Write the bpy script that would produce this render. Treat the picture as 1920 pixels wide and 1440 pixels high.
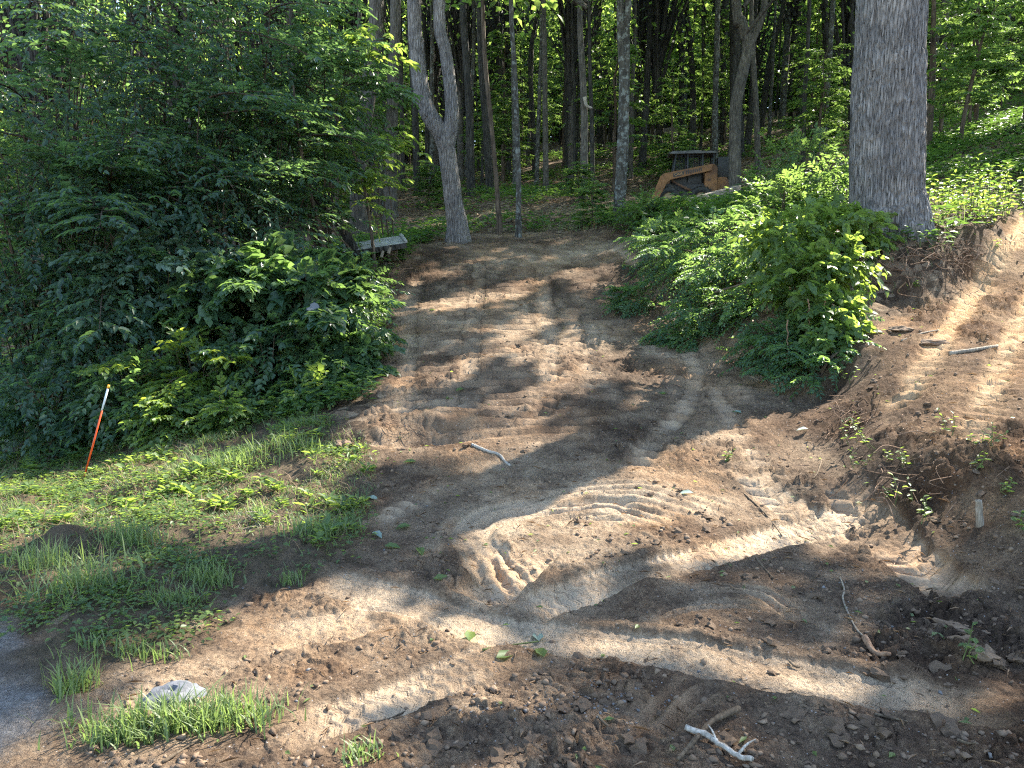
import bpy, math, random
import numpy as np
from mathutils import Vector, Matrix

for o in list(bpy.data.objects):
    bpy.data.objects.remove(o, do_unlink=True)
SC = bpy.context.scene
COL = SC.collection
rng = np.random.default_rng(7)
random.seed(7)

# ------------------------------------------------------------------ camera
F = 1450.0                       # focal length in photo pixels (photo 1920 x 1440)
PITCH = math.radians(8.0)
CAMZ = 1.70
cam = bpy.data.cameras.new('camera')
cam.sensor_width = 36.0
cam.lens = F / 1920 * 36.0
cam.clip_start = 0.05
cam.clip_end = 1000.0
camo = bpy.data.objects.new('camera', cam)
COL.objects.link(camo)
camo.location = (0, 0, CAMZ)
camo.rotation_euler = (math.radians(90) - PITCH, 0, 0)
SC.camera = camo

# ------------------------------------------------------------------ sky, sun, exposure
SUN_AZ = math.radians(46)        # to the right of the view direction (+Y)
SUN_EL = math.radians(42)
w = bpy.data.worlds.new('World')
SC.world = w
w.use_nodes = True
nt = w.node_tree
sky = nt.nodes.new('ShaderNodeTexSky')
sky.sky_type = 'NISHITA'
sky.sun_disc = False
sky.sun_elevation = SUN_EL
sky.sun_rotation = SUN_AZ
sky.air_density = 1.0
sky.dust_density = 0.6
nt.links.new(sky.outputs[0], nt.nodes['Background'].inputs[0])
nt.nodes['Background'].inputs[1].default_value = 0.15
sl = bpy.data.lights.new('sun', 'SUN')
sl.energy = 5.0
sl.angle = math.radians(0.53)
sl.color = (1.0, 0.93, 0.82)
slo = bpy.data.objects.new('sun', sl)
COL.objects.link(slo)
SUND = Vector((math.sin(SUN_AZ) * math.cos(SUN_EL), math.cos(SUN_AZ) * math.cos(SUN_EL), math.sin(SUN_EL)))
slo.rotation_euler = (-SUND).to_track_quat('-Z', 'Y').to_euler()
slo.location = (20, 20, 40)
SC.view_settings.view_transform = 'Standard'
SC.view_settings.look = 'None'
SC.view_settings.exposure = 2.22
SC.view_settings.gamma = 1.0
SC.render.engine = 'CYCLES'
cy = SC.cycles
cy.max_bounces = 9
cy.diffuse_bounces = 4
cy.glossy_bounces = 2
cy.transmission_bounces = 6
cy.transparent_max_bounces = 6
cy.caustics_reflective = False
cy.caustics_refractive = False
cy.sample_clamp_indirect = 6.0
cy.use_denoising = False
cy.pixel_filter_type = 'BLACKMAN_HARRIS'
cy.filter_width = 1.2
try:
    cy.denoiser = 'OPENIMAGEDENOISE'
    cy.denoising_prefilter = 'ACCURATE'
    cy.denoising_input_passes = 'RGB_ALBEDO_NORMAL'
except Exception:
    pass

# ------------------------------------------------------------------ numeric helpers
def _hash(ix, iy, iz, seed):
    n = (ix.astype(np.int64) * 374761393 + iy.astype(np.int64) * 668265263 + iz.astype(np.int64) * 2147483647 + seed * 974711) & 0xffffffff
    n = ((n ^ (n >> 13)) * 1274126177) & 0xffffffff
    n = ((n ^ (n >> 15)) * 2246822519) & 0xffffffff
    return ((n ^ (n >> 16)) & 0xffffff) / float(0xffffff)

def vnoise(x, y, z=None, seed=0):
    x = np.asarray(x, float); y = np.asarray(y, float)
    ix = np.floor(x); iy = np.floor(y)
    fx = x - ix; fy = y - iy
    fx = fx * fx * fx * (fx * (fx * 6 - 15) + 10); fy = fy * fy * fy * (fy * (fy * 6 - 15) + 10)
    zero = np.zeros_like(ix)
    if z is None:
        a = _hash(ix, iy, zero, seed); b = _hash(ix + 1, iy, zero, seed)
        c = _hash(ix, iy + 1, zero, seed); d = _hash(ix + 1, iy + 1, zero, seed)
        return ((a * (1 - fx) + b * fx) * (1 - fy) + (c * (1 - fx) + d * fx) * fy) * 2 - 1
    z = np.asarray(z, float); iz = np.floor(z); fz = z - iz; fz = fz * fz * (3 - 2 * fz)
    r = []
    for k in (0, 1):
        a = _hash(ix, iy, iz + k, seed); b = _hash(ix + 1, iy, iz + k, seed)
        c = _hash(ix, iy + 1, iz + k, seed); d = _hash(ix + 1, iy + 1, iz + k, seed)
        r.append((a * (1 - fx) + b * fx) * (1 - fy) + (c * (1 - fx) + d * fx) * fy)
    return (r[0] * (1 - fz) + r[1] * fz) * 2 - 1

def fbm(x, y, octv=4, seed=0, gain=0.5):
    s = np.zeros(np.shape(x)); a = 1.0; c, sn = math.cos(0.6), math.sin(0.6)
    for k in range(octv):
        s += a * vnoise(x, y, seed=seed + k * 17)
        x, y = (x * c - y * sn) * 2.03 + 11.3, (x * sn + y * c) * 2.03 - 7.1
        a *= gain
    return s

def worley(x, y, seed=0):
    ix = np.floor(x); iy = np.floor(y)
    d1 = np.full(np.shape(x), 9.0); d2 = np.full(np.shape(x), 9.0); cid = np.zeros(np.shape(x))
    zero = np.zeros_like(ix)
    for dx in (-1, 0, 1):
        for dy in (-1, 0, 1):
            cx = ix + dx; cyy = iy + dy
            px = cx + _hash(cx, cyy, zero, seed); py = cyy + _hash(cx, cyy, zero, seed + 5)
            h = _hash(cx, cyy, zero, seed + 9)
            d = np.hypot(px - x, py - y)
            nd1 = np.minimum(d, d1)
            d2 = np.where(d < d1, d1, np.minimum(d, d2))
            cid = np.where(d < d1, h, cid)
            d1 = nd1
    return d1, d2, cid

def sstep(a, b, x):
    t = np.clip((x - a) / (b - a), 0, 1)
    return t * t * (3 - 2 * t)

# ------------------------------------------------------------------ base terrain: surveyed heights (x, y, height)
CP = np.array([
 (-6,0,0),(0,0,0),(6,0,.05),(-6,-8,0),(6,-8,0),(0,-8,0),(-20,-20,-.3),(20,-20,.3),
 (-2,2.5,0),(0,2.5,0),(2,2.5,.02),(4,2.5,.05),(-4,2.5,-.05),
 (-2.5,4,-.02),(-1,4,0),(.5,4,0),(2,4,.03),(-4,4,-.08),(-6,4,-.15),
 (0,5.76,.15),(-1.2,5.7,.1),(1.4,5.7,.15),(2.25,5.3,.12),
 (.8,7.4,.45),(-1,7.4,.38),(2.5,7.2,.42),
 (.5,10.7,1.08),(-1.6,10.7,1.02),(2.5,10.7,1.1),(.5,9,.74),(-1.3,9,.7),(2.6,9,.76),
 (.3,13,1.62),(-1.7,13,1.6),(2.2,13,1.65),(.1,16,2.38),(-1.8,16,2.4),(2,16,2.42),
 (0,18,2.75),(0,22,3.7),(-3,22,3.3),(3,22,3.9),(0,26,4.35),(0,35,6.0),(-6.3,35,5.6),(3,35,6.2),(7,35,6.6),
 (6,26,3.64),(4.6,25,3.6),(7.6,26,3.75),(6,28.5,4.3),(6,24.5,3.55),(4,18,3.1),(5,14,2.9),(5.5,20,3.25),(2.55,18,3.0),
 (5.0,10.2,2.3),(5.6,10.1,2.35),(4.4,10.3,2.2),(3.5,10.9,2.0),(2.9,10.7,1.2),(2.65,13,1.72),(3.25,13.2,2.45),
 (2.35,16,2.5),(3,16.3,2.95),(3.06,7.4,.52),(3.5,8,1.08),(3.3,7.5,.85),(3.1,8.6,.78),(3.6,9.2,1.6),(4.3,9.5,1.85),
 (4.84,9,1.48),(6.2,10.2,2.25),(5.4,9.75,2.15),(4.7,9.45,1.98),(4.55,9.15,1.45),(5.45,9.35,1.62),(6.05,9.98,2.28),(6.2,9.75,1.92),(7.1,11,2.56),(8.5,12,3.0),(12,12,4.3),(10,9,2.8),(6.5,8.5,1.55),(5,7,1.0),
 (3.63,5.6,.6),(3.25,6.3,.64),(3.1,4.8,.36),(4.5,4.5,.5),(6,6,.9),(8,5,1.1),(12,5,2),
 (2.5,4,.06),(2.5,5,.12),(2.95,5.3,.45),(2.75,6.3,.28),(3.05,7.0,.6),(2.95,4.2,.3),(4,3.6,.3),
 (6,11.2,2.6),(7,14,3.3),(10,16,4.4),(12,20,5.4),(14,30,7.0),(19.5,30,7.6),(26,40,11),
 (-1.5,7.4,.38),(-2.2,7.5,.22),(-3.86,7,-.14),(-3,6,-.02),(-5.5,7,-.35),(-6,9,-.4),(-2.4,9,.5),(-3.5,9,.1),
 (-2.6,10.7,.9),(-4.5,11,.3),(-7,12,0),(-2.7,14,2.15),(-2.3,13,1.75),(-3.6,14,1.9),(-3.4,17.5,2.5),(-5,15,1.5),
 (-8,16,.8),(-10,22,1.8),(-6,24,3.1),(-12,12,-.6),(-14,30,3.5),(-8,40,6.4),(-20,40,5),(-25,20,0),(-25,70,10),
 (0,50,9),(0,80,15),(20,60,14),(30,90,20),(-30,100,15),(0,130,21),(50,50,18),(60,100,26),(-60,60,6),(-60,0,-2),
 (60,0,8),(0,-60,-1),(-100,-60,-2),(100,-60,10),(120,120,32),(-120,120,14),
], float)
_c = 0.30
def _phi(r2):
    return np.sqrt(r2 + _c * _c)
_n = len(CP)
_A = np.zeros((_n + 3, _n + 3))
_A[:_n, :_n] = _phi((CP[:, None, 0] - CP[None, :, 0]) ** 2 + (CP[:, None, 1] - CP[None, :, 1]) ** 2) + np.eye(_n) * -0.02
_A[:_n, _n] = 1; _A[:_n, _n + 1] = CP[:, 0]; _A[:_n, _n + 2] = CP[:, 1]
_A[_n:, :_n] = _A[:_n, _n:].T
_W = np.linalg.solve(_A, np.concatenate([CP[:, 2], np.zeros(3)]))

def H0(x, y):
    x = np.asarray(x, float); y = np.asarray(y, float)
    sh = x.shape
    xf = x.ravel(); yf = y.ravel()
    out = np.full(xf.shape, _W[_n]) + _W[_n + 1] * xf + _W[_n + 2] * yf
    for i in range(_n):
        out += _W[i] * np.sqrt((xf - CP[i, 0]) ** 2 + (yf - CP[i, 1]) ** 2 + _c * _c)
    return out.reshape(sh)

_cp, _sp = math.cos(PITCH), math.sin(PITCH)
def ray(px, py):
    u = (px - 960) / F; v = (720 - py) / F
    return np.array([u, _cp + v * _sp, -_sp + v * _cp])
_T = np.geomspace(1.8, 130, 900)
def hit(px, py):
    """ground point seen at a photo pixel"""
    d = ray(px, py)
    X = d[0] * _T; Y = d[1] * _T; Z = CAMZ + d[2] * _T
    b = np.nonzero(Z <= H0(X, Y))[0]
    i = b[0] if len(b) else len(_T) - 1
    return np.array([X[i], Y[i]])
def at(px, py, depth):
    """point on the pixel's ray at forward distance depth (metres)"""
    d = ray(px, py); t = depth / d[1]
    return np.array([d[0] * t, depth, CAMZ + d[2] * t])
def hits(pts):
    return np.array([hit(*p) for p in pts])

def poly_sd(x, y, P):
    """signed distance to polygon (negative inside)"""
    x = np.asarray(x, float); y = np.asarray(y, float)
    d = np.full(x.shape, 1e9); ins = np.zeros(x.shape, bool)
    n = len(P)
    for i in range(n):
        ax, ay = P[i]; bx, by = P[(i + 1) % n]
        ex, ey = bx - ax, by - ay
        t = np.clip(((x - ax) * ex + (y - ay) * ey) / (ex * ex + ey * ey + 1e-12), 0, 1)
        d = np.minimum(d, np.hypot(x - ax - t * ex, y - ay - t * ey))
        c = ((ay > y) != (by > y))
        xi = ax + (y - ay) / (ey if abs(ey) > 1e-12 else 1e-12) * ex
        ins ^= c & (x < xi)
    return np.where(ins, -d, d)

# zones (photo outlines laid on the ground)
Z_GRASS = np.vstack([hits([(0,1150),(60,1200),(120,1275),(250,1235),(400,1175),(450,1100),(560,1085),(650,1045),(690,930),(700,850),(640,790)]),
                     [(-3.2,8.6),(-6,9.5),(-12,9),(-12,4.5)]])
Z_TUFT = hits([(170,1392),(200,1355),(330,1310),(470,1310),(490,1345),(400,1372),(260,1405)])
Z_DIRT = np.vstack([hits([(690,930),(700,840),(700,760),(718,680),(728,600),(745,520),(790,462),(870,442),(1000,434),(1150,442),
                          (1225,505),(1290,600),(1400,690)]), [(3.15,7.6),(3.55,8.1),(4.7,9.05),(6.1,10.15),(7.1,11.1),(9,12.4),(16,12),(18,-4),(-9,-6),(-9,1.5),(-4.6,2.2)],
                    hits([(0,1150),(60,1200),(120,1275),(250,1235),(400,1175),(450,1100),(560,1085),(650,1045)])])
Z_GRAVEL = np.vstack([hits([(0,1150),(60,1205),(105,1290),(80,1370),(0,1420)]), [(-3.2,1.6),(-9,0),(-9,3.6)]])

# tyre and track prints: (photo polyline, width m, kind, depth, tone)
TRACKS = [
 ([(540,1090),(650,1105),(760,1130),(900,1168),(1050,1195),(1200,1222),(1350,1248),(1500,1275),(1700,1305),(1920,1350),(2050,1380)], .36, 'fine', .035, .8),
 ([(480,1395),(600,1345),(700,1312),(800,1275),(900,1238),(1000,1205)], .32, 'zig', .032, .75),
 ([(430,1210),(560,1185),(700,1160),(800,1150)], .33, 'fine', .02, .55),
 ([(840,1150),(930,1095),(1000,1045),(1040,1010)], .32, 'zig', .04, .5),
 ([(930,1160),(1050,1120),(1180,1085),(1300,1052),(1420,1018),(1560,975),(1640,930)], .34, 'zig', .03, .7),
 ([(960,1150),(930,1090),(895,1040),(885,1000),(920,965),(1000,938),(1080,925)], .30, 'rib', .03, .7),
 ([(1000,1120),(960,1070),(915,1030),(905,1005),(960,968),(1060,950),(1160,955),(1240,985)], .24, 'rib', .028, .7),
 ([(1010,1000),(1080,975),(1150,975),(1210,995)], .12, 'rib', .02, .8),
 ([(745,800),(760,720),(765,640),(770,570),(785,510)], .38, 'bar', .03, .15),
 ([(1010,800),(1025,720),(1030,640),(1020,570),(1015,500)], .38, 'bar', .025, .2),
 ([(1090,760),(1100,690),(1110,640),(1100,580)], .34, 'bar', .015, .15),
 ([(880,790),(880,700),(885,620),(895,540),(900,490)], .38, 'bar', .012, .1),
 ([(1180,900),(1230,820),(1290,760),(1300,690),(1275,620),(1240,555),(1190,500),(1140,465)], .34, 'bar', .03, .35),
 ([(1430,900),(1400,840),(1360,780),(1330,720)], .32, 'bar', .02, .3),
 ([(1560,890),(1600,930),(1650,985),(1700,1040),(1760,1090),(1850,1140)], .36, 'lug', .035, .4),
 ([(1390,880),(1450,930),(1530,990),(1600,1040)], .34, 'lug', .02, .4),
 ([(1660,800),(1740,680),(1820,560),(1900,450),(1935,400)], .36, 'bar', .03, .9),
 ([(1800,880),(1860,740),(1920,600),(1960,520)], .36, 'bar', .025, .8),
 ([(1260,1130),(1330,1110),(1420,1120),(1480,1160),(1500,1200)], .18, 'rib', .02, .6),
 ([(1180,1190),(1280,1150),(1400,1140),(1470,1180)], .15, 'rib', .015, .6),
 ([(690,1000),(730,960),(800,930),(880,905),(960,890)], .34, 'bar', .018, .5),
 ([(1180,1420),(1260,1330),(1330,1290),(1420,1300)], .22, 'rib', .02, .3),
]
def resample(P, n):
    P = np.asarray(P, float)
    Q = np.vstack([2 * P[0] - P[1], P, 2 * P[-1] - P[-2]])
    m = len(P) - 1
    u = np.linspace(0, m - 1e-6, n); k = u.astype(int); t = (u - k)[:, None]
    a, b, c, d = Q[k], Q[k + 1], Q[k + 2], Q[k + 3]
    return 0.5 * (2 * b + (c - a) * t + (2 * a - 5 * b + 4 * c - d) * t * t + (3 * b - a - 3 * c + d) * t ** 3)
TRK = []
for pts, wd, kind, dep, tone in TRACKS:
    wp = [hit(min(p[0], 1990), p[1]) for p in pts]
    TRK.append((resample(wp, 60), wd, kind, dep, tone))

def tri(u):
    return np.abs((u % 1.0) * 2 - 1)

def detail(x, y):
    """fine relief of the ground: returns height offset, soil tone (0 damp/loose .. 1 pale/compacted), dirt mask, grass mask, gravel mask, rough mask"""
    dirt = sstep(.12, -.12, poly_sd(x, y, Z_DIRT) + (.06 + .016 * np.minimum(np.hypot(x, y), 20)) * fbm(x * 3, y * 3, 3, 3))
    grass = sstep(.15, -.15, poly_sd(x, y, Z_GRASS) + .16 * fbm(x * 2.2, y * 2.2, 3, 8))
    grav = sstep(.12, -.12, poly_sd(x, y, Z_GRAVEL) + .08 * fbm(x * 4, y * 4, 3, 5))
    r = np.hypot(x, y)
    near = r < 26
    h = np.zeros_like(x); tone = np.full_like(x, .5)
    h += .05 * fbm(x * .9, y * .9, 3, 21) * sstep(1.0, 3.5, r) * (.5 + .5 * sstep(8, 14, r))
    h += .10 * fbm(x * .35, y * .35, 3, 25) * sstep(20, 40, r)
    xn, yn = x[near], y[near]
    # rough loose soil where nobody drove
    tph = np.zeros_like(xn); tpm = np.zeros_like(xn)
    trm = np.zeros_like(xn); th = np.zeros_like(xn); tt = np.zeros_like(xn)
    for P, wd, kind, dep, tn in TRK:
        bb = (xn > P[:, 0].min() - wd) & (xn < P[:, 0].max() + wd) & (yn > P[:, 1].min() - wd) & (yn < P[:, 1].max() + wd)
        ii = np.nonzero(bb)[0]
        if not len(ii):
            continue
        bx, by = xn[ii], yn[ii]
        best = np.full(bx.shape, 1e9); S = np.zeros_like(bx); T = np.zeros_like(bx); s0 = 0
        tot = np.hypot(*np.diff(P, axis=0).T).sum()
        for k in range(len(P) - 1):
            a = P[k]; e = P[k + 1] - a; L = np.hypot(*e)
            t = np.clip(((bx - a[0]) * e[0] + (by - a[1]) * e[1]) / (L * L), 0, 1)
            qx = bx - a[0] - t * e[0]; qy = by - a[1] - t * e[1]
            d = np.hypot(qx, qy)
            m = d < best
            best = np.where(m, d, best)
            S = np.where(m, s0 + t * L, S)
            T = np.where(m, np.sign(e[0] * qy - e[1] * qx) * d, T)
            s0 += L
        u = S * 0
        T = T + .02 * vnoise(S * 4, T * 0 + wd * 77, seed=3)
        hw = wd / 2
        fade = sstep(0, .35, S) * sstep(tot, tot - .35, S) * (.72 + .4 * vnoise(S * 2.1, T * 3, seed=9))
        fade = np.clip(fade + .15 + .22 * vnoise(S * 5, T * 7 + 3, seed=19), 0, 1) * sstep(0, .35, S) * sstep(tot, tot - .35, S)
        core = sstep(hw, hw - (.14 if kind == 'bar' else .035), np.abs(T))
        rb = np.hypot(bx, by); bs = np.maximum(.035, .007 * rb)
        berm = np.exp(-((np.abs(T) - hw - bs * .9) / bs) ** 2) * np.clip(1.35 - rb / 14, .25, 1) * (.25 if kind == 'bar' else 1)
        q = T / hw
        if kind == 'zig':
            u = S / .068 + .5 * tri(q * 1.5 + .05 * vnoise(S * 20, T * 20, seed=6)) + .30 * vnoise(S * 9, T * 9, seed=5)
            g = sstep(.55, .85, tri(u)) * (np.abs(q) < .95)
            tr = g * .022 * (.7 + .35 * vnoise(S * 5, T * 9, seed=15)) - .011
        elif kind == 'bar':
            pr_ = .15 if P[:, 1].mean() < 7.5 or P[:, 0].mean() > 3 else .21
            u = S / pr_ + .35 * np.abs(q)
            tr = (.030 + .0022 * np.hypot(bx, by)) * np.cos(u * 2 * np.pi) + .012 * np.cos(u * 4 * np.pi + 1)
        elif kind == 'lug':
            u = S / .16 + .8 * np.abs(q)
            tr = .038 * (sstep(.3, .8, tri(u + .15 * vnoise(S * 7, T * 7, seed=14))) - .4) * (np.abs(q) > .06)
        elif kind == 'rib':
            u = q * 1.25 + .5
            tr = .032 * np.cos(q * 2 * np.pi * 1.25)
        else:
            u = S / .05 + .6 * tri(q * 2)
            tr = .005 * (sstep(.5, .85, tri(u))) + .010 * np.cos(q * np.pi * 5) * (np.abs(q) > .45)
        tr = tr * (.6 + .6 * vnoise(S * 6, T * 6, seed=31) * .5 + .2)
        dh = fade * (core * (-dep + tr) + berm * dep * .42 * (1 + .8 * vnoise(S * 9, T * 9, seed=12)))
        mm = core * fade * {'zig': 1, 'bar': .9, 'lug': 1, 'rib': .5, 'fine': .5}[kind]
        better = mm > tpm[ii]
        tph[ii] = np.where(better, u, tph[ii]); tpm[ii] = np.maximum(tpm[ii], mm)
        th[ii] += dh * np.where(trm[ii] > .5, .55, 1)
        trm[ii] = np.maximum(trm[ii], core * fade)
        tt[ii] = np.maximum(tt[ii], core * fade * tn)
    # turning scuffs: concentric arcs where a machine spun round
    rx_ = (xn - CSC[0]) / 1.25; ry_ = (yn - CSC[1]); rr_ = np.hypot(rx_, ry_); aa_ = np.degrees(np.arctan2(ry_, rx_))
    arc = sstep(.16, .28, rr_) * sstep(1.02, .85, rr_) * sstep(20, 45, aa_) * sstep(215, 185, np.where(aa_ < -90, aa_ + 360, aa_)) * (aa_ > 0) * np.clip(.75 + .6 * vnoise(xn * 2.5, yn * 2.5, seed=88), 0, 1)
    th += arc * .015 * np.cos(2 * np.pi * (rr_ / .105 + .18 * vnoise(xn * 5, yn * 5, seed=89)))
    use = (arc * .3 > tpm); tph = np.where(use, rr_ / .105, tph); tpm = np.maximum(tpm, arc * .3); trm = np.maximum(trm, arc * .7); tt = np.maximum(tt, arc * .4)
    # cleat marks of the tracked machine over the upper road
    yy_ = yn + .05 * vnoise(xn * 2, yn * 2, seed=93) + .02 * vnoise(xn * 7, yn * 7, seed=94)
    lane = sstep(6.0, 7.2, yn) * sstep(16.5, 14.5, yn) * sstep(-2.2, -1.7, xn) * sstep(2.9, 2.4, xn) * sstep(-.25, .3, vnoise(xn * 2.2 + 3, yn * .35, seed=95) + .35 * vnoise(xn * 3, yn * 3, seed=96) + .1)
    lane = lane * (1 - np.clip(trm * 1.2, 0, 1))
    th += lane * .021 * np.cos(2 * np.pi * yy_ / .19)
    use = lane * .8 > tpm; tph = np.where(use, yy_ / .19, tph); tpm = np.maximum(tpm, lane * .8)
    d_ = dirt[near]
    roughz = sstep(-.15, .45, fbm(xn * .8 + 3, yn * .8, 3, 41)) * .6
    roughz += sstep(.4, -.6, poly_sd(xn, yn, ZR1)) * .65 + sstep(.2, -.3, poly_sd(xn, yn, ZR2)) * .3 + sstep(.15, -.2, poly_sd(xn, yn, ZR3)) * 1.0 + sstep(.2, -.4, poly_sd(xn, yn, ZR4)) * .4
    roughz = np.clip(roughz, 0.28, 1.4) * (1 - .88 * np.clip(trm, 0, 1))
    d1, d2, cid = worley(xn * 9 + .7 * vnoise(xn * 14, yn * 14, seed=2), yn * 9 + .7 * vnoise(xn * 14, yn * 14, seed=4), 3)
    e1, e2, cie = worley(xn * 24, yn * 24, 8)
    clod = sstep(.02, .35, d2 - d1) * (cid ** 2)
    clod2 = sstep(.02, .4, e2 - e1) * (cie ** 1.5)
    hf = .055 * clod * sstep(.2, .9, roughz + .25 * fbm(xn * 2, yn * 2, 2, 77)) + .024 * clod2 * roughz
    hf += roughz * (.024 * fbm(xn * 5, yn * 5, 4, 51) + .022 * np.abs(fbm(xn * 13, yn * 13, 3, 52)))
    hf += .004 * fbm(xn * 22, yn * 22, 3, 53)
    g_ = grass[near]
    hg = .045 * fbm(xn * 2.4, yn * 2.4, 4, 61) + .02 * np.abs(fbm(xn * 9, yn * 9, 3, 62))
    hl = .05 * fbm(xn * 1.7, yn * 1.7, 4, 63) + .015 * fbm(xn * 9, yn * 9, 2, 64)
    gv = grav[near]
    hv = .006 * fbm(xn * 25, yn * 25, 3, 70)
    dd = d_ * (1 - g_)
    hh = dd * (hf * (1 - gv) + hv * gv + th) + (1 - dd) * (g_ * hg + (1 - g_) * hl)
    # scooped ledge left of the road, mounds
    for (mx, my, a, sx, sy) in MOUNDS:
        hh += a * np.exp(-(((xn - mx) / sx) ** 2 + ((yn - my) / sy) ** 2))
    h[near] += hh
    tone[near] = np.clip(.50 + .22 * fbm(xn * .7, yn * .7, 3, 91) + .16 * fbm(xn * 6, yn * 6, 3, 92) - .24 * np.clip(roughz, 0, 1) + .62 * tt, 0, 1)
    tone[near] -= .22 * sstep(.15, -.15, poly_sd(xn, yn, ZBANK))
    ph = np.zeros_like(x); pm_ = np.zeros_like(x); ph[near] = tph; pm_[near] = tpm * dd
    clay = sstep(.4, -.4, poly_sd(x, y, ZCLAY) + .3 * fbm(x * 1.5, y * 1.5, 3, 97))
    return h, np.clip(tone, 0, 1), dirt * (1 - grass), grass, grav, ph, pm_, clay

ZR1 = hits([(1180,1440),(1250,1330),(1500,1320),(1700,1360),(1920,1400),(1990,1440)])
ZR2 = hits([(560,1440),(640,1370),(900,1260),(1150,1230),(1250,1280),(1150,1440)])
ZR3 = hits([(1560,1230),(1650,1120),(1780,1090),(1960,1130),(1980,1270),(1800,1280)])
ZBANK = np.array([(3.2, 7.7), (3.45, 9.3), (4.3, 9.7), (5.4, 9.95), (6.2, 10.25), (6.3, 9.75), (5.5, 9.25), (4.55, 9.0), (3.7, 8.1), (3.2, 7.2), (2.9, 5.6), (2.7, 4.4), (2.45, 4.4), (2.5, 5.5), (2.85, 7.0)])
ZCLAY = np.array([(2.7, 4.2), (2.8, 5.5), (3.1, 7.2), (3.6, 8.1), (4.8, 9.3), (6.2, 10.4), (9, 12.6), (17, 12.5), (17, 3), (4, 3.3)])
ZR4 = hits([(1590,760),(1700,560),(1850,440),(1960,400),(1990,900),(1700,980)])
CSC = hit(1130, 1010)
_m1 = hit(800, 800); _m2 = hit(740, 815); _m3 = hit(130, 1030); _m4 = hit(1170, 1110); _m5 = hit(1400, 1060)
MOUNDS = [(_m1[0] + .1, _m1[1] + .1, .10, .45, .12), (_m1[0], _m1[1] - .28, -.13, .5, .16), (_m2[0] - .15, _m2[1], .10, .16, .14),
          (_m3[0], _m3[1], .13, .22, .16), (_m4[0] + .12, _m4[1], .05, .2, .10), (_m5[0], _m5[1], .015, .6, .25),
          (-.45, 3.62, .05, .35, .14), (3.0, 5.0, .12, .22, .35), (2.85, 5.9, .08, .2, .3)]

# height lookup used to set things on the ground
_gx = np.arange(-16, 18.01, .06); _gy = np.arange(1.0, 26.01, .06)
_GX, _GY = np.meshgrid(_gx, _gy)
_GH = H0(_GX, _GY) + detail(_GX, _GY)[0]
def ground(x, y):
    x = np.asarray(x, float); y = np.asarray(y, float)
    u = np.clip((x + 16) / .06, 0, len(_gx) - 1.001); v = np.clip((y - 1) / .06, 0, len(_gy) - 1.001)
    i = u.astype(int); j = v.astype(int); fu = u - i; fv = v - j
    g = (_GH[j, i] * (1 - fu) + _GH[j, i + 1] * fu) * (1 - fv) + (_GH[j + 1, i] * (1 - fu) + _GH[j + 1, i + 1] * fu) * fv
    ins = (x > -16) & (x < 17.9) & (y > 1) & (y < 25.9)
    if np.all(ins):
        return g
    far = H0(x, y) + .05 * fbm(x * .9, y * .9, 3, 21) + .10 * fbm(x * .35, y * .35, 3, 25) * sstep(20, 40, np.hypot(x, y))
    return np.where(ins, g, far)

# ------------------------------------------------------------------ mesh and material helpers
def mesh_np(name, V, faces, mat, attrs=None, smooth=True, mats=None, midx=None):
    V = np.ascontiguousarray(V, dtype=np.float32)
    me = bpy.data.meshes.new(name)
    nl = sum(f.size for f in faces); nf = sum(len(f) for f in faces)
    me.vertices.add(len(V)); me.vertices.foreach_set('co', V.ravel())
    me.loops.add(nl); me.polygons.add(nf)
    me.loops.foreach_set('vertex_index', np.concatenate([f.ravel() for f in faces]).astype(np.int32))
    st = []; o = 0
    for f in faces:
        st.append(o + np.arange(len(f)) * f.shape[1]); o += f.size
    me.polygons.foreach_set('loop_start', np.concatenate(st).astype(np.int32))
    try:
        me.polygons.foreach_set('loop_total', np.concatenate([np.full(len(f), f.shape[1]) for f in faces]).astype(np.int32))
    except Exception:
        pass
    if smooth:
        me.polygons.foreach_set('use_smooth', np.ones(nf, bool))
    if mats:
        for m in mats:
            me.materials.append(m)
        me.polygons.foreach_set('material_index', np.asarray(midx, np.int32))
    else:
        me.materials.append(mat)
    if attrs:
        for k, v in attrs.items():
            a = me.attributes.new(k, 'FLOAT', 'POINT')
            a.data.foreach_set('value', np.ascontiguousarray(v, dtype=np.float32))
    me.update(calc_edges=True)
    return me

def link(name, me, parent=None, loc=None, rot=None):
    o = bpy.data.objects.new(name, me)
    COL.objects.link(o)
    if parent is not None:
        o.parent = parent
    if loc is not None:
        o.location = [float(v) for v in loc]
    if rot is not None:
        o.rotation_euler = rot
    return o

def tag(o, label, cat, group=None, stuff=False):
    o['label'] = label
    if stuff:
        o['kind'] = 'stuff'; return o
    o['category'] = cat
    if group:
        o['group'] = group
    return o

def thing(name, label, cat, loc, rotz=0, group=None):
    o = link(name, None, None, loc, (0, 0, rotz))
    o.empty_display_size = .2
    return tag(o, label, cat, group)

class G:
    """gathers geometry for one mesh"""
    def __init__(s):
        s.V = []; s.F = {3: [], 4: []}; s.A = []; s.n = 0
    def add(s, V, faces, var=None):
        V = np.asarray(V, float).reshape(-1, 3)
        for f in faces:
            f = np.asarray(f, int)
            if f.size:
                s.F[f.shape[1]].append(f + s.n)
        s.V.append(V); s.n += len(V)
        s.A.append(np.full(len(V), .5) if var is None else np.broadcast_to(np.asarray(var, float), (len(V),)))
        return s
    def mesh(s, name, mat, smooth=True, shift=None):
        V = np.concatenate(s.V) if s.V else np.zeros((0, 3))
        if shift is not None:
            V = V - np.asarray(shift, float)
        fs = [np.concatenate(s.F[k]) for k in (3, 4) if s.F[k]]
        return mesh_np(name, V, fs, mat, {'var': np.concatenate(s.A)}, smooth)

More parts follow.
